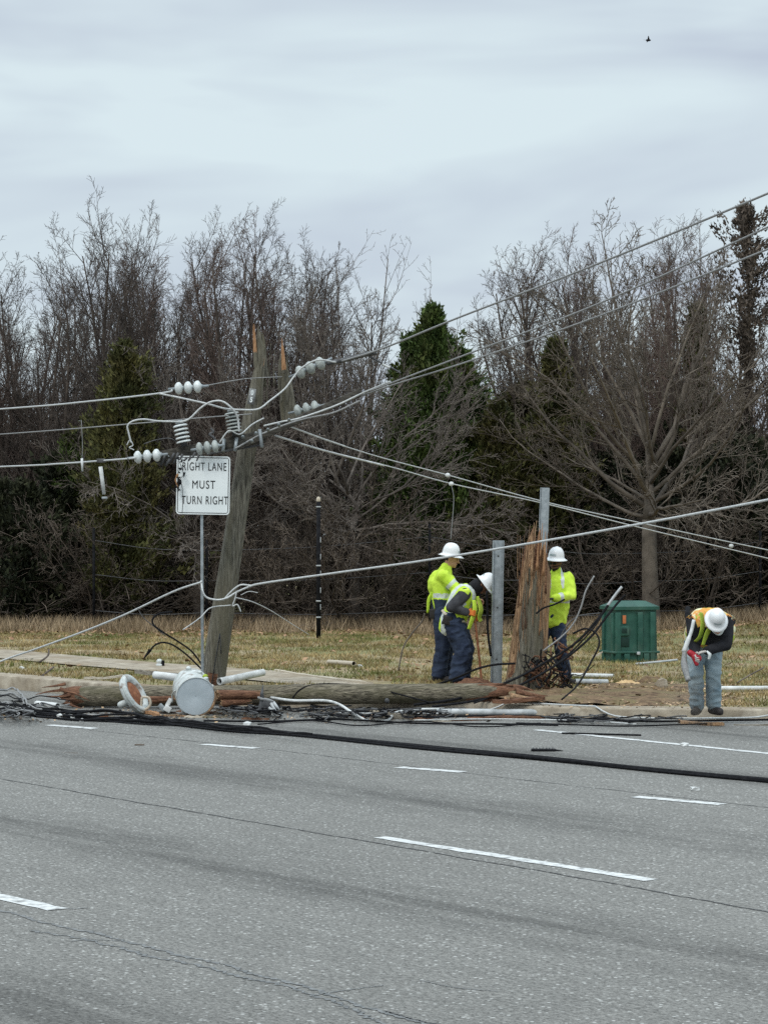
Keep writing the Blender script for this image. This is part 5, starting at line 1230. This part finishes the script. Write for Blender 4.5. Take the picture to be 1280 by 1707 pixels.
# ---------------- green cabinet ----------------
cb = Gv(1052, 1103); cb.y += .35; cb.z = ground(cb.x, cb.y) - .02
gc = thing('utility_cabinet', 'dark green plastic utility cabinet with an orange sticker standing on the grass', 'utility cabinet', cb)
RZ = Matrix.Rotation(R(17), 3, 'Z')
def cbx(name, c, d, m, bev=.01, par=None): return MB().box(cb + RZ @ Vector(c), d, RZ, bev=bev).build(name, M[m], par or gc)
body = MB(); Wb, Db, Hb = .71, .56, .83
def trap(g, w0, d0, z0, w1, d1, z1, m=0):
    vs = [cb + RZ @ Vector((sx * w / 2, sy * d / 2, z)) for w, d, z in ((w0, d0, z0), (w1, d1, z1)) for sx, sy in ((-1, -1), (1, -1), (1, 1), (-1, 1))]
    g.add(vs, [(3, 2, 1, 0), (4, 5, 6, 7)] + [(k, (k + 1) % 4, 4 + (k + 1) % 4, 4 + k) for k in range(4)], m)
trap(body, Wb, Db, .0, Wb * .965, Db * .95, Hb + .03); body.build('body', M['green'], gc, smooth=False)
lidg = MB(); trap(lidg, Wb + .05, Db + .05, Hb, Wb + .05, Db + .05, Hb + .05); trap(lidg, Wb + .05, Db + .05, Hb + .05, Wb * .62, Db * .45, Hb + .135); lidg.build('lid', M['green'], gc, smooth=False)
cbx('base_flange', (0, 0, .165), (Wb + .07, Db + .07, .035), 'green')
for x in (-.31, .06, .27): cbx('corner_rib', (x, -Db / 2 - .008, .40), (.085, .05, .78), 'green')
for x in (-.15, .18): cbx('foot_rib', (x - .02, -Db / 2 - .02, .07), (.09, .06, .15), 'green')
cbx('side_rib', (-Wb / 2 - .004, -.2, .40), (.045, .08, .76), 'green'); cbx('side_rib', (-Wb / 2 - .004, .18, .40), (.045, .08, .76), 'green')
vt = cbx('vent_housing', (-.21, -Db / 2 - .004, .50), (.17, .05, .15), 'green'); cbx('vent_window', (-.21, -Db / 2 - .028, .505), (.09, .012, .075), 'darkgreen', .004, vt)
cbx('handle_recess', (-.20, -Db / 2 + .002, .32), (.16, .02, .13), 'darkgreen', .006)
cbx('sticker', (-.20, -Db / 2 + .006, .68), (.055, .02, .13), 'orangelabel', .003)
cbx('latch', (.02, -Db / 2 - .045, .15), (.05, .04, .05), 'conduit')
# cast plank before the cabinet
wire('plank_strip', 'thin pale strip on the ground in front of the green cabinet', 'strip', [(1058, 1107, 38.6), (1100, 1103, 38.6), (1128, 1100, 38.8)], .018, 'conduit')
# ---------------- fence and dark pole ----------------
pb = base_pt(531, 45.5); dk = thing('marker_pole', 'slim dark pole with white bands and a pale cap in front of the trees', 'pole', pb)
tp = at(531, 836, 45.5); MB().tube([pb, tp], [.042, .036], 12).build('shaft', M['black'], dk)
for y, h in ((846, 3), (944, 3), (1003, 3), (1030, 2)):
    p = at(531, y, 45.5); MB().lathe([(.042, 0), (.045, .004), (.045, .02), (.042, .024)], 12, Matrix.Translation(p)).build('band', M['conduit'], dk)
MB().ball(tp + Vector((0, 0, .03)), (.042, .042, .06)).build('cap', M['board'], dk)
for k in range(5): MB().box(at(534.5, 900 + 28 * k, 45.4), (.012, .03, .10), bev=.004).build('clip', M['conduit'], dk)
fw = thing('wire_fence', 'thin black wire fence with slim posts in front of the trees', 'fence', base_pt(640, 50.0))
prev = None
for x, yt in ((157, 880), (345, 900), (716, 873), (890, 895), (1075, 905), (1266, 885)):
    a = base_pt(x, 50.0); b = at(x, yt, 50.0); MB().tube([a, b], .028, 7).build('post', M['black'], fw)
    if prev is not None:
        for t in (.12, .45, .8):
            p = prev[1].lerp(prev[0], t); q = b.lerp(a, t); mid = (p + q) / 2 - Vector((0, 0, .06)); MB().tube(spline([p, mid, q], 6), .008, 5).build('wire', M['iron'], fw)
    prev = (a, b)
# ---------------- bird ----------------
bd = Vector(at(1080, 67, 150)); g = MB(); g.ball(bd, (.16, .07, .07), 10); 
g.add([bd + Vector((-.05, 0, .03)), bd + Vector((.08, 0, .03)), bd + Vector((.02, -.1, .22)), bd + Vector((-.02, -.1, .25))], [(0, 1, 2, 3)]); g.add([bd + Vector((-.05, 0, -.01)), bd + Vector((.08, 0, -.01)), bd + Vector((-.10, -.15, -.16)), bd + Vector((-.13, -.12, -.14))], [(0, 1, 2, 3)])
g.add([bd + Vector((-.12, 0, 0)), bd + Vector((-.28, -.04, .02)), bd + Vector((-.28, .04, .02))], [(0, 1, 2)])
tag(g.build('bird', M['black'], None, origin=bd), 'tiny dark bird flying high in the cloudy sky', 'bird')
# ---------------- people ----------------
def sculpt(name, mb, mats, parent, origin, voxel=.010, it=4, fold=0.0, fs=(9, 9, 5), paint=None, fac=.5):
    """fuse closed shapes into one continuous skin, smooth it, add cloth folds"""
    me = bpy.data.meshes.new(name); me.from_pydata([Vector(v) - Vector(origin) for v in mb.v], [], mb.f); me.update()
    tmp = bpy.data.objects.new('tmp', me); COL.objects.link(tmp)
    md = tmp.modifiers.new('r', 'REMESH'); md.mode = 'VOXEL'; md.voxel_size = voxel
    ms = tmp.modifiers.new('s', 'SMOOTH'); ms.factor = fac; ms.iterations = it
    dg = bpy.context.evaluated_depsgraph_get(); m2 = bpy.data.meshes.new_from_object(tmp.evaluated_get(dg)); bpy.data.objects.remove(tmp)
    m2.name = name; m2.materials.clear()
    for m in (mats if isinstance(mats, (list, tuple)) else [mats]): m2.materials.append(m)
    if fold:
        nn = [v.normal.copy() for v in m2.vertices]
        for v, n_ in zip(m2.vertices, nn):
            c = v.co; a = noise.noise(Vector((c.x * fs[0], c.y * fs[1], c.z * fs[2]))); b = noise.noise(Vector((c.x * fs[0] * 2.3, c.y * fs[1] * 2.3, c.z * fs[2] * 3 + 7)))
            v.co = c + n_ * fold * ((1 - abs(a) * 3) + .6 * b)
    if paint:
        m2.polygons.foreach_set('material_index', [paint(p.center, p.normal) for p in m2.polygons])
    m2.polygons.foreach_set('use_smooth', [True] * len(m2.polygons)); m2.update()
    o = bpy.data.objects.new(name, m2); return link(o, parent, origin)
def hand(g, wr, d, palm, side, curl=.9, s=1.0):
    """palm, four bent fingers of different lengths and a thumb from the side of the palm"""
    d = d.normalized(); palm = (palm - d * palm.dot(d)).normalized(); lat = d.cross(palm).normalized() * side
    c = wr + d * .05 * s
    for k in range(4):
        o = (k - 1.5) * .021 * s; g.cap(wr + lat * o * .6 + d * .01, wr + lat * o + d * .085 * s, .015 * s, .0125 * s, 8)
        L_ = (.072, .082, .077, .060)[k] * s; p = wr + lat * o * 1.12 + d * .09 * s; an = 0
        for j, fr in enumerate((.45, .32, .25)):
            an += curl * (.55 + .2 * j + .05 * k); dd = d * math.cos(an) + palm * math.sin(an); q = p + dd * L_ * fr; g.cap(p, q, (.0095 - .001 * j) * s, (.009 - .001 * j) * s, 8); p = q
    p = wr - lat * .028 * s + d * .025 * s; dd = (d * .6 - lat * .65 + palm * .35).normalized(); q = p + dd * .042 * s; g.cap(p, q, .014 * s, .011 * s, 8)
    dd = (d * .8 - lat * .1 + palm * .6).normalized(); g.cap(q, q + dd * .032 * s, .011 * s, .0085 * s, 8)
def frame(fd, ud):
    fd = fd.normalized(); ud = (ud - fd * ud.dot(fd)).normalized(); rt = fd.cross(ud); return fd, ud, rt
def make_body(label, O, J, skin, gloves=None, curl=.9):
    V_ = lambda k: O + Vector(J[k]); g = MB()
    fd, ud, rt = frame(Vector(J['fd']), Vector(J['ud'])); hc = V_('head'); M3 = Matrix((rt, fd, ud)).transposed()
    g.ball(hc + ud * .015, (.073, .093, .108), 20, M3); g.ball(hc + fd * .025 - ud * .05, (.056, .068, .068), 16, M3)   # skull, jaw
    g.cap(hc + fd * .086 + ud * .012, hc + fd * .108 - ud * .018, .010, .015, 8)                                       # nose
    g.cap(hc + fd * .087 - ud * .052 - rt * .018, hc + fd * .087 - ud * .052 + rt * .018, .009, .009, 8)                # mouth
    g.ball(hc + fd * .075 - ud * .088, (.022, .02, .018), 8, M3)
    g.cap(hc + fd * .083 + ud * .035 - rt * .035, hc + fd * .083 + ud * .035 + rt * .035, .011, .011, 8)                # brow
    for s in (-1, 1): g.ball(hc + rt * s * .074 - fd * .005, (.011, .02, .032), 8, M3)
    g.cap(V_('neck') - ud * .02, hc - ud * .05 - fd * .015, .058, .054)
    g.cap(V_('pelvis'), V_('chest'), .115, .135, 16); g.cap(V_('chest'), V_('neck') - ud * .04, .13, .06)
    for s in 'LR':
        g.cap(V_('chest').lerp(V_('sh' + s), .3), V_('sh' + s), .09, .062)
        g.cap(V_('sh' + s), V_('el' + s), .052, .040); g.cap(V_('el' + s), V_('wr' + s), .040, .027)
        d = Vector(J['hd' + s]); hand(g, V_('wr' + s), d, Vector(J['pl' + s]), 1 if s == 'L' else -1, curl)
        g.cap(V_('pelvis').lerp(V_('hip' + s), .6), V_('hip' + s), .10, .085); g.cap(V_('hip' + s), V_('knee' + s), .085, .055); g.cap(V_('knee' + s), V_('ank' + s), .055, .038)
        td = Vector(J['toe' + s]); g.cap(V_('ank' + s) - Vector((0, 0, .04)), V_('ank' + s) + td * .15 - Vector((0, 0, .055)), .035, .028)
    wr = [V_('wrL'), V_('wrR')]; mats = [skin, M['hair'], gloves or skin]
    eyes = [hc - O + fd * .085 + ud * .008 + rt * s * .030 for s in (-1, 1)]
    hp = [(w_ - O) for w_ in wr]; hdv = [Vector(J['hdL']).normalized(), Vector(J['hdR']).normalized()]
    hcl = hc - O; hair = J.get('hair', True)
    def paint(c, n_):
        for w_, d in zip(hp, hdv):
            if (c - w_).length < .22 and (c - w_).dot(d) > -.03 and (c - w_ ).length < .20: return 2
        r = c - hcl
        if hair and r.length < .16 and (r.dot(fd) < -.03 and r.dot(ud) > -.045 or r.dot(ud) > .07): return 1
        if J.get('beard') and r.length < .16 and r.dot(ud) < -.028 and r.dot(fd) > -.02 and abs(r.dot(ud) + .052) > .008: return 1
        for e_ in eyes:
            if (c - e_).length < .012: return 1
        return 0
    o = sculpt('person', g, mats, None, O, .0065, 3, paint=paint); tag(o, label, 'person', 'line workers in hard hats'); return o
def trousers(par, O, J, m, hem=.10, wide=1.0, top=.0, fold=.007):
    V_ = lambda k: O + Vector(J[k]); g = MB(); g.cap(V_('pelvis') - Vector((0, 0, .02)), V_('pelvis').lerp(V_('chest'), .28), .155, .145, 18)
    for s in 'LR':
        g.cap(V_('pelvis').lerp(V_('hip' + s), .7), V_('hip' + s), .135, .125, 16); g.cap(V_('hip' + s), V_('knee' + s), .118 * wide, .086 * wide, 16)
        e_ = V_('ank' + s) + Vector((0, 0, hem - .07)); g.cap(V_('knee' + s), e_, .086 * wide, .083 * wide, 16)
    return sculpt('trousers', g, m, par, O, .011, 3, fold=fold, fs=(7, 7, 11))
def boots(par, O, J):
    for s in 'LR':
        g = MB(); a = O + Vector(J['ank' + s]); td = Vector(J['toe' + s]).normalized(); Z = Vector((0, 0, 1))
        g.cap(a + Z * .07, a - Z * .03, .058, .052); g.cap(a - Z * .04 - td * .05, a - Z * .045 + td * .15, .048, .043); g.cap(a - Z * .062 - td * .06, a - Z * .062 + td * .165, .028, .028)
        g.cap(a - Z * .062 + td * .05 + td.cross(Z) * .02, a - Z * .062 + td * .15 + td.cross(Z) * .018, .028, .026); g.cap(a - Z * .062 + td * .05 - td.cross(Z) * .02, a - Z * .062 + td * .15 - td.cross(Z) * .018, .028, .026)
        sculpt('boot', g, M['boot'], par, O, .009, 2)
def hard_hat(par, c, up, fd, mark=True, s=1.0):
    fd, ud, rt = frame(Vector(fd), Vector(up)); ud2 = Vector(up).normalized(); fd2 = (Vector(fd) - ud2 * Vector(fd).dot(ud2)).normalized(); r2 = fd2.cross(ud2)
    Mx = Matrix.Translation(c) @ Matrix((r2, fd2, ud2)).transposed().to_4x4() @ Matrix.Diagonal((.83 * s, .93 * s, .92 * s, 1))
    g = MB(); n = 40; prof = [(.108, -.012), (.150, -.030), (.178, -.040), (.180, -.036), (.152, -.022), (.128, -.004), (.126, .02), (.122, .05), (.112, .085), (.092, .118), (.062, .14), (.03, .150), (.002, .152)]
    vs = []
    for r, z in prof:
        for k in range(n):
            a = 6.28318 * k / n; x, y = r * math.cos(a), r * math.sin(a); rid = 0
            if z > .0: rid = .008 * math.exp(-(x / .013) ** 2) + .005 * math.exp(-((abs(x) - .042) / .012) ** 2)
            br = 1 + (.10 if z < -.02 and y > 0 else 0) * max(0, math.sin(a)) ** 2
            vs.append(Mx @ Vector((x * br, y * br, z + rid)))
    fs = [(i * n + k, i * n + (k + 1) % n, (i + 1) * n + (k + 1) % n, (i + 1) * n + k) for i in range(len(prof) - 1) for k in range(n)]
    fs += [tuple((len(prof) - 1) * n + k for k in range(n))]
    g.add(vs, fs); h = g.build('hard_hat', M['hat'], par)
    g = MB(); g.lathe([(.118, -.008), (.10, .02), (.02, .03)], 20, Mx); g.build('suspension', M['black'], h)
    if mark:
        for yy, sx in ((.118, 1), (-.118, 1)):
            g = MB(); P = []
            for iz in range(2):
                for k in range(7):
                    a = math.copysign(1, yy) * R(90 + (k - 3) * 9); rr = (.1285, .1215)[iz]; z = (.028, .058)[iz]; P.append(Mx @ Vector((rr * math.cos(a), rr * math.sin(a), z)))
            g.add(P, [(k, k + 1, k + 8, k + 7) for k in range(6)]); g.build('hat_sticker', M['hatmark'], h)
    return h
HV = [M['hiviz'], M['reflect'], M['navy'], M['charcoal']]
def jacket(par, O, J, mats, hem_t=-.12, paint=None, sleeve=1.0, r=1.0, fold=.008, name='jacket', arms='LR', upper=.95, cuff=.95, bulge=None):
    V_ = lambda k: O + Vector(J[k]); g = MB(); pe, ch, nk = V_('pelvis'), V_('chest'), V_('neck'); lo = pe.lerp(ch, hem_t); lat = (V_('shL') - V_('shR')).normalized()
    for o_ in (-.06, 0, .06): g.cap(lo + lat * o_, ch + lat * o_, .138 * r, .150 * r, 18)
    g.cap(ch, nk - (nk - ch) * .2, .13, .085, 16); g.cap(nk - (nk - ch) * .25, nk, .078, .072, 14)
    if bulge: g.ball(O + Vector(bulge[0]), bulge[1], 14)
    for s in arms:
        g.cap(ch.lerp(V_('sh' + s), .4), V_('sh' + s), .115, .085, 14); g.cap(V_('sh' + s), V_('sh' + s).lerp(V_('el' + s), upper), .085, .070, 14)
        if sleeve > 0: g.cap(V_('el' + s), V_('el' + s).lerp(V_('wr' + s), cuff), .068, .050, 14)
    return sculpt(name, g, mats, par, O, .010, 3, fold=fold, paint=paint)
def seg_t(c, a, b):
    d = Vector(b) - Vector(a); return (c - Vector(a)).dot(d) / d.length_squared, ((c - Vector(a)) - d * ((c - Vector(a)).dot(d) / d.length_squared)).length
def strap(name, par, pts, w_, m, th=.25):
    P = spline(pts, 6); n = len(P); return MB().tube(P, [w_ * (.75 + .25 * math.sin(math.pi * min(1, i / n + .2))) for i in range(n)], 8, flat=th).build(name, m, par)
# --- A: standing, seen from the side and behind the bending worker
O = at(742, 1143, 33.75); O.z = ground(O.x, O.y)
J = dict(pelvis=(-.03, 0, .96), chest=(-.05, 0, 1.32), neck=(.01, -.02, 1.53), head=(.085, -.02, 1.655), fd=(1, -.22, -.35), ud=(.3, 0, 1),
         shL=(-.0, .19, 1.43), elL=(.18, .24, 1.20), wrL=(.40, .16, 1.10), hdL=(.8, -.3, -.3), plL=(0, 0, -1),
         shR=(-.03, -.20, 1.43), elR=(.17, -.23, 1.22), wrR=(.40, -.15, 1.13), hdR=(.8, .3, -.3), plR=(0, 0, -1),
         hipL=(-.03, .10, .92), kneeL=(.03, .13, .50), ankL=(-.03, .13, .09), toeL=(1, .1, 0), hipR=(-.03, -.10, .92), kneeR=(-.03, -.13, .50), ankR=(-.09, -.13, .09), toeR=(1, -.2, 0))
pa = make_body('person in a yellow jacket and white hard hat standing behind a bending coworker', O, J, M['skin1'])
def pA(c, n_):
    if c.z < 1.11 and c.x < .14 and abs(c.y) < .24: return 2
    t, r = seg_t(c, J['shR'], J['elR']); t2, r2 = seg_t(c, J['shL'], J['elL'])
    if .45 < t < .62 and r < .1 or .45 < t2 < .62 and r2 < .1: return 1
    if 1.13 < c.z < 1.19 and c.x < .13: return 1
    return 0
jk = jacket(pa, O, J, HV, -.05, pA, bulge=((-.10, -.02, 1.30), (.13, .17, .20)), fold=.010)
trousers(pa, O, J, M['navy'], wide=1.2); boots(pa, O, J)
hard_hat(pa, O + Vector((.075, -.02, 1.722)), (.16, -.06, 1), (1, -.2, -.1))
for k, (x0, x1) in enumerate(((-.17, -.235), (-.15, -.12))):
    strap('jacket_tail', pa, [O + Vector((x0, -.1, 1.20)), O + Vector(((x0 + x1) / 2 - .02, -.13, 1.10)), O + Vector((x1, -.13, .93))], .034, M['hiviz'])
MB().box(O + Vector((-.17, -.15, .92)), (.09, .06, .13), bev=.015).build('tool_pouch', M['boot'], pa)
strap('belt', pa, [O + Vector((-.18, -.08, 1.0)), O + Vector((-.06, -.185, 1.0)), O + Vector((.10, -.12, .99)), O + Vector((.13, 0, .99))], .022, M['boot'])
# --- B: bending forward to the right
O = at(764, 1143, 33.25); O.z = ground(O.x, O.y)
J = dict(pelvis=(-.07, 0, .86), chest=(.07, 0, 1.17), neck=(.215, 0, 1.285), head=(.305, -.02, 1.31), fd=(.62, -.15, -.80), ud=(.82, 0, .56),
         shL=(.15, .19, 1.21), elL=(.13, .24, .98), wrL=(.19, .08, .93), hdL=(.3, -.2, -.6), plL=(0, -1, 0),
         shR=(.08, -.20, 1.20), elR=(-.10, -.27, 1.03), wrR=(.10, -.22, .965), hdR=(.95, 0, -.1), plR=(.1, .9, -.3),
         hipL=(-.06, .10, .84), kneeL=(.10, .14, .48), ankL=(.05, .15, .09), toeL=(1, .1, 0), hipR=(-.08, -.10, .84), kneeR=(.05, -.14, .47), ankR=(-.02, -.14, .09), toeR=(1, -.2, 0))
pb_ = make_body('person bending forward in a yellow vest with dark sleeves and an orange glove', O, J, M['skin2'], M['glove'], 1.1)
jacket(pb_, O, J, M['charcoal'], -.1, None, name='shirt', fold=.008)
def pB(c, n_):
    t, r = seg_t(c, J['pelvis'], J['chest']); t2, r2 = seg_t(c, J['shR'], J['elR']); t3, r3 = seg_t(c, J['shL'], J['elL'])
    if t2 > .28 and r2 < .11 and c.y < -.17 or t3 > .28 and r3 < .1 and c.y > .2: return 1
    if t < .12: return 1 if (c.x * 7) % 1 > .35 else 0
    if t > .35 and abs(c.y + .12) < .035: return 1
    if .35 < t < .5: return 1
    return 0
J2 = dict(J); jacket(pb_, O, J2, HV, -.22, pB, sleeve=0, r=1.10, name='vest', upper=.42, fold=.010)
trousers(pb_, O, J, M['navy'], wide=1.32, fold=.010); boots(pb_, O, J)
hard_hat(pb_, O + Vector((.365, -.02, 1.345)), (.80, -.05, .60), (.55, 0, -.8))
g = MB(); g.cap(O + Vector((.17, 0, 1.25)), O + Vector((.26, 0, 1.30)), .095, .105); g.cap(O + Vector((.2, 0, 1.24)), O + Vector((.27, -.01, 1.22)), .07, .05); sculpt('hood', g, M['blackcloth'], pb_, O, .010, 3, fold=.008)
for k, P in enumerate(([(.20, -.16, 1.12), (.21, -.19, 1.0), (.17, -.20, .86), (.13, -.19, .74)], [(.26, -.10, 1.14), (.29, -.14, 1.0), (.27, -.15, .90), (.29, -.14, .84)])):
    strap('vest_flap', pb_, [O + Vector(p) for p in P], .045, M['hiviz'] if k == 0 else M['lime'], .2)
strap('belt', pb_, [O + Vector((-.22, -.10, .99)), O + Vector((-.16, -.2, .93)), O + Vector((-.02, -.22, .86)), O + Vector((.08, -.15, .84))], .02, M['board'])
MB().box(O + Vector((-.15, -.22, .86)), (.13, .07, .12), Matrix.Rotation(R(15), 3, 'Y'), bev=.02).build('tool_pouch', M['boot'], pb_)
# --- C: behind the stump
O = at(930, 1140, 33.9); O.z = ground(O.x, O.y)
J = dict(pelvis=(-.10, 0, .95), chest=(-.04, 0, 1.32), neck=(-.02, -.02, 1.52), head=(-.035, -.05, 1.645), fd=(-.55, -.85, -.25), ud=(0, -.1, 1),
         shR=(-.21, .0, 1.43), elR=(-.36, -.16, 1.24), wrR=(-.42, -.36, 1.15), hdR=(-.3, -.8, -.2), plR=(0, 0, -1),
         shL=(.13, .0, 1.43), elL=(.16, -.14, 1.19), wrL=(-.07, -.30, 1.17), hdL=(-.9, -.3, -.1), plL=(0, 0, -1),
         hipL=(-.03, 0, .92), kneeL=(.03, -.05, .50), ankL=(.10, .03, .09), toeL=(.5, -.8, 0), hipR=(-.19, .0, .92), kneeR=(-.23, -.02, .50), ankR=(-.27, .05, .09), toeR=(-.4, -.9, 0), beard=True)
pc_ = make_body('bearded person in sunglasses and a yellow jacket standing behind the broken stump', O, J, M['skin2'], M['charcoal'])
def pC(c, n_):
    t, r = seg_t(c, J['elL'], J['wrL'])
    if 1.10 < c.z < 1.15 and c.y > -.2: return 1
    if c.z > 1.30 and c.y < 0 and abs(abs(c.x + .04) - .09) < .02: return 1
    if t > .55 and t < .72 and r < .09: return 1
    return 0
jacket(pc_, O, J, HV, -.12, pC, r=1.17, fold=.011); trousers(pc_, O, J, M['navy'], wide=1.0); boots(pc_, O, J)
hard_hat(pc_, O + Vector((-.03, -.04, 1.715)), (.06, -.12, 1), (-.5, -.85, 0))
fd, ud, rt_ = frame(Vector(J['fd']), Vector(J['ud'])); hc = O + Vector(J['head'])
g = MB()
for s in (-1, 1): g.ball(hc + fd * .094 + ud * .008 + rt_ * s * .031, (.027, .010, .018), 10, Matrix((rt_, fd, ud)).transposed())
g.tube([hc + rt_ * -.078 + ud * .012, hc + fd * .09 + ud * .015 - rt_ * .055, hc + fd * .103 + ud * .013, hc + fd * .09 + ud * .015 + rt_ * .055, hc + rt_ * .078 + ud * .012], .005, 6)
g.build('sunglasses', M['lens'], pc_)
MB().box(O + Vector((.045, -.155, 1.40)), (.055, .012, .045), bev=.004).build('chest_patch', M['sign_white'], pc_)
# --- D: bent over towards the road with a blower
O = G(1176, 1192, curbH(3.7)); O.z = curbH(3.7) + .004
J = dict(pelvis=(-.02, .10, .86), chest=(.01, -.20, 1.04), neck=(.06, -.37, 1.08), head=(.065, -.45, 1.04), fd=(.05, -.50, -.86), ud=(.02, -.86, .5),
         shL=(.21, -.27, 1.06), elL=(.17, -.38, .80), wrL=(-.05, -.46, .74), hdL=(-.9, -.2, -.2), plL=(0, 0, -1),
         shR=(-.17, -.25, 1.06), elR=(-.17, -.30, .82), wrR=(-.17, -.45, .70), hdR=(-.2, -.8, -.4), plR=(1, 0, 0),
         hipL=(.08, .08, .84), kneeL=(.08, -.05, .46), ankL=(.09, .02, .09), toeL=(.35, -1, 0), hipR=(-.10, .08, .84), kneeR=(-.13, -.12, .46), ankR=(-.10, .0, .09), toeR=(-.35, -1, 0))
pd_ = make_body('person in faded jeans bent double over the curb with a red-handled blower', O, J, M['skin1'], M['glovepale'], .7)
jacket(pd_, O, J, M['blackcloth'], -.12, None, r=1.1, fold=.007)
def pD(c, n_):
    if c.z > 1.0 or c.y > -.1: return 0 if noise.noise(c * 14) > -.25 else 1
    if abs(c.x - .14) < .03: return 3
    return 3 if c.x < .14 else 0
VM = [M['orangevest'], M['lime'], M['reflect'], M['blackcloth']]
jacket(pd_, O, J, VM, .05, pD, sleeve=0, r=1.15, name='vest', upper=.12, fold=.007)
strap('vest_strap', pd_, [O + Vector((-.10, -.37, 1.16)), O + Vector((-.09, -.42, 1.02)), O + Vector((-.12, -.43, .90)), O + Vector((-.17, -.40, .84))], .040, M['lime'])
strap('vest_strap', pd_, [O + Vector((-.00, -.41, 1.0)), O + Vector((-.05, -.44, .92)), O + Vector((-.09, -.44, .80))], .038, M['lime'])
strap('vest_strap', pd_, [O + Vector((.02, -.43, .97)), O + Vector((.09, -.44, .93)), O + Vector((.15, -.40, 1.0))], .026, M['reflect'])
strap('vest_flap', pd_, [O + Vector((.25, -.30, 1.06)), O + Vector((.27, -.32, .97)), O + Vector((.25, -.30, .87))], .035, M['orangevest'])
strap('vest_flap', pd_, [O + Vector((.255, -.30, .93)), O + Vector((.26, -.31, .88)), O + Vector((.245, -.30, .82))], .034, M['lime'])
trousers(pd_, O, J, M['denim'], wide=.98, fold=.010); boots(pd_, O, J)
hard_hat(pd_, O + Vector((.055, -.50, 1.10)), (.06, -.84, .58), (.0, -.5, -.86), s=.88)
MB().box(O + Vector((.105, -.425, .99)), (.07, .012, .028), Matrix.Rotation(R(-8), 3, 'Y'), bev=.003).build('name_patch', M['sign_white'], pd_)
strap('glove_cuff', pd_, [O + Vector((-.045, -.485, .745)), O + Vector((-.02, -.49, .70)), O + Vector((-.03, -.48, .65))], .026, M['sign_white'], .5)
bl = thing('leaf_blower', 'white tubed blower with a red handle held by the bent person in jeans', 'blower', O + Vector((-.18, -.5, .66)))
MB().tube(spline([O + Vector((-.185, -.40, 1.08)), O + Vector((-.22, -.44, .95)), O + Vector((-.27, -.48, .83)), O + Vector((-.31, -.50, .73))], 5), [.020] * 8 + [.026] * 8, 12).build('tube', M['white'], bl)
MB().tube(spline([O + Vector((-.30, -.50, .74)), O + Vector((-.31, -.52, .62)), O + Vector((-.29, -.56, .50)), O + Vector((-.27, -.60, .42))], 5), [.022, .024, .026, .028, .03, .034, .036, .038, .038, .036, .034, .032, .03, .03, .03, .03], 12).build('nozzle', M['aludull'], bl)
g = MB(); g.cap(O + Vector((-.24, -.50, .72)), O + Vector((-.15, -.50, .66)), .035, .04); g.cap(O + Vector((-.20, -.52, .68)), O + Vector((-.17, -.53, .60)), .03, .025); g.build('handle', M['red'], bl)
g = MB(); g.tube(spline([O + Vector((-.20, .02, 1.20)), O + Vector((-.22, -.10, 1.12)), O + Vector((-.215, -.25, .98)), O + Vector((-.22, -.36, .88))], 5), .030, 10); g.build('hose', M['black'], bl)
# dust stirred up by the blower
dm = bpy.data.materials.new('dust'); dm.use_nodes = True; t = dm.node_tree; t.nodes.clear()
o_ = t.nodes.new('ShaderNodeOutputMaterial'); pv = t.nodes.new('ShaderNodeVolumePrincipled'); pv.inputs['Color'].default_value = (.55, .47, .38, 1)
t_c = t.nodes.new('ShaderNodeTexCoord'); gr = t.nodes.new('ShaderNodeTexGradient'); gr.gradient_type = 'SPHERICAL'; mpn = t.nodes.new('ShaderNodeMapping')
mpn.inputs['Scale'].default_value = (2.9, 2.9, 2.2); t.links.new(t_c.outputs['Object'], mpn.inputs[0]); t.links.new(mpn.outputs[0], gr.inputs[0])
nn_ = t.nodes.new('ShaderNodeTexNoise'); nn_.inputs['Scale'].default_value = 6; t.links.new(t_c.outputs['Object'], nn_.inputs[0])
m1 = t.nodes.new('ShaderNodeMath'); m1.operation = 'MULTIPLY'; t.links.new(gr.outputs[1], m1.inputs[0]); t.links.new(nn_.outputs[0], m1.inputs[1])
m2_ = t.nodes.new('ShaderNodeMath'); m2_.operation = 'MULTIPLY'; m2_.inputs[1].default_value = 1.6; t.links.new(m1.outputs[0], m2_.inputs[0]); t.links.new(m2_.outputs[0], pv.inputs['Density'])
t.links.new(pv.outputs[0], o_.inputs['Volume'])
dc = O + Vector((-.24, -.35, .24))
tag(MB().ball(dc, (.34, .34, .42), 16).build('dust', dm, None, origin=dc), 'faint tan dust puff blown up at the curb beside the bent person', 'dust', kind='stuff')
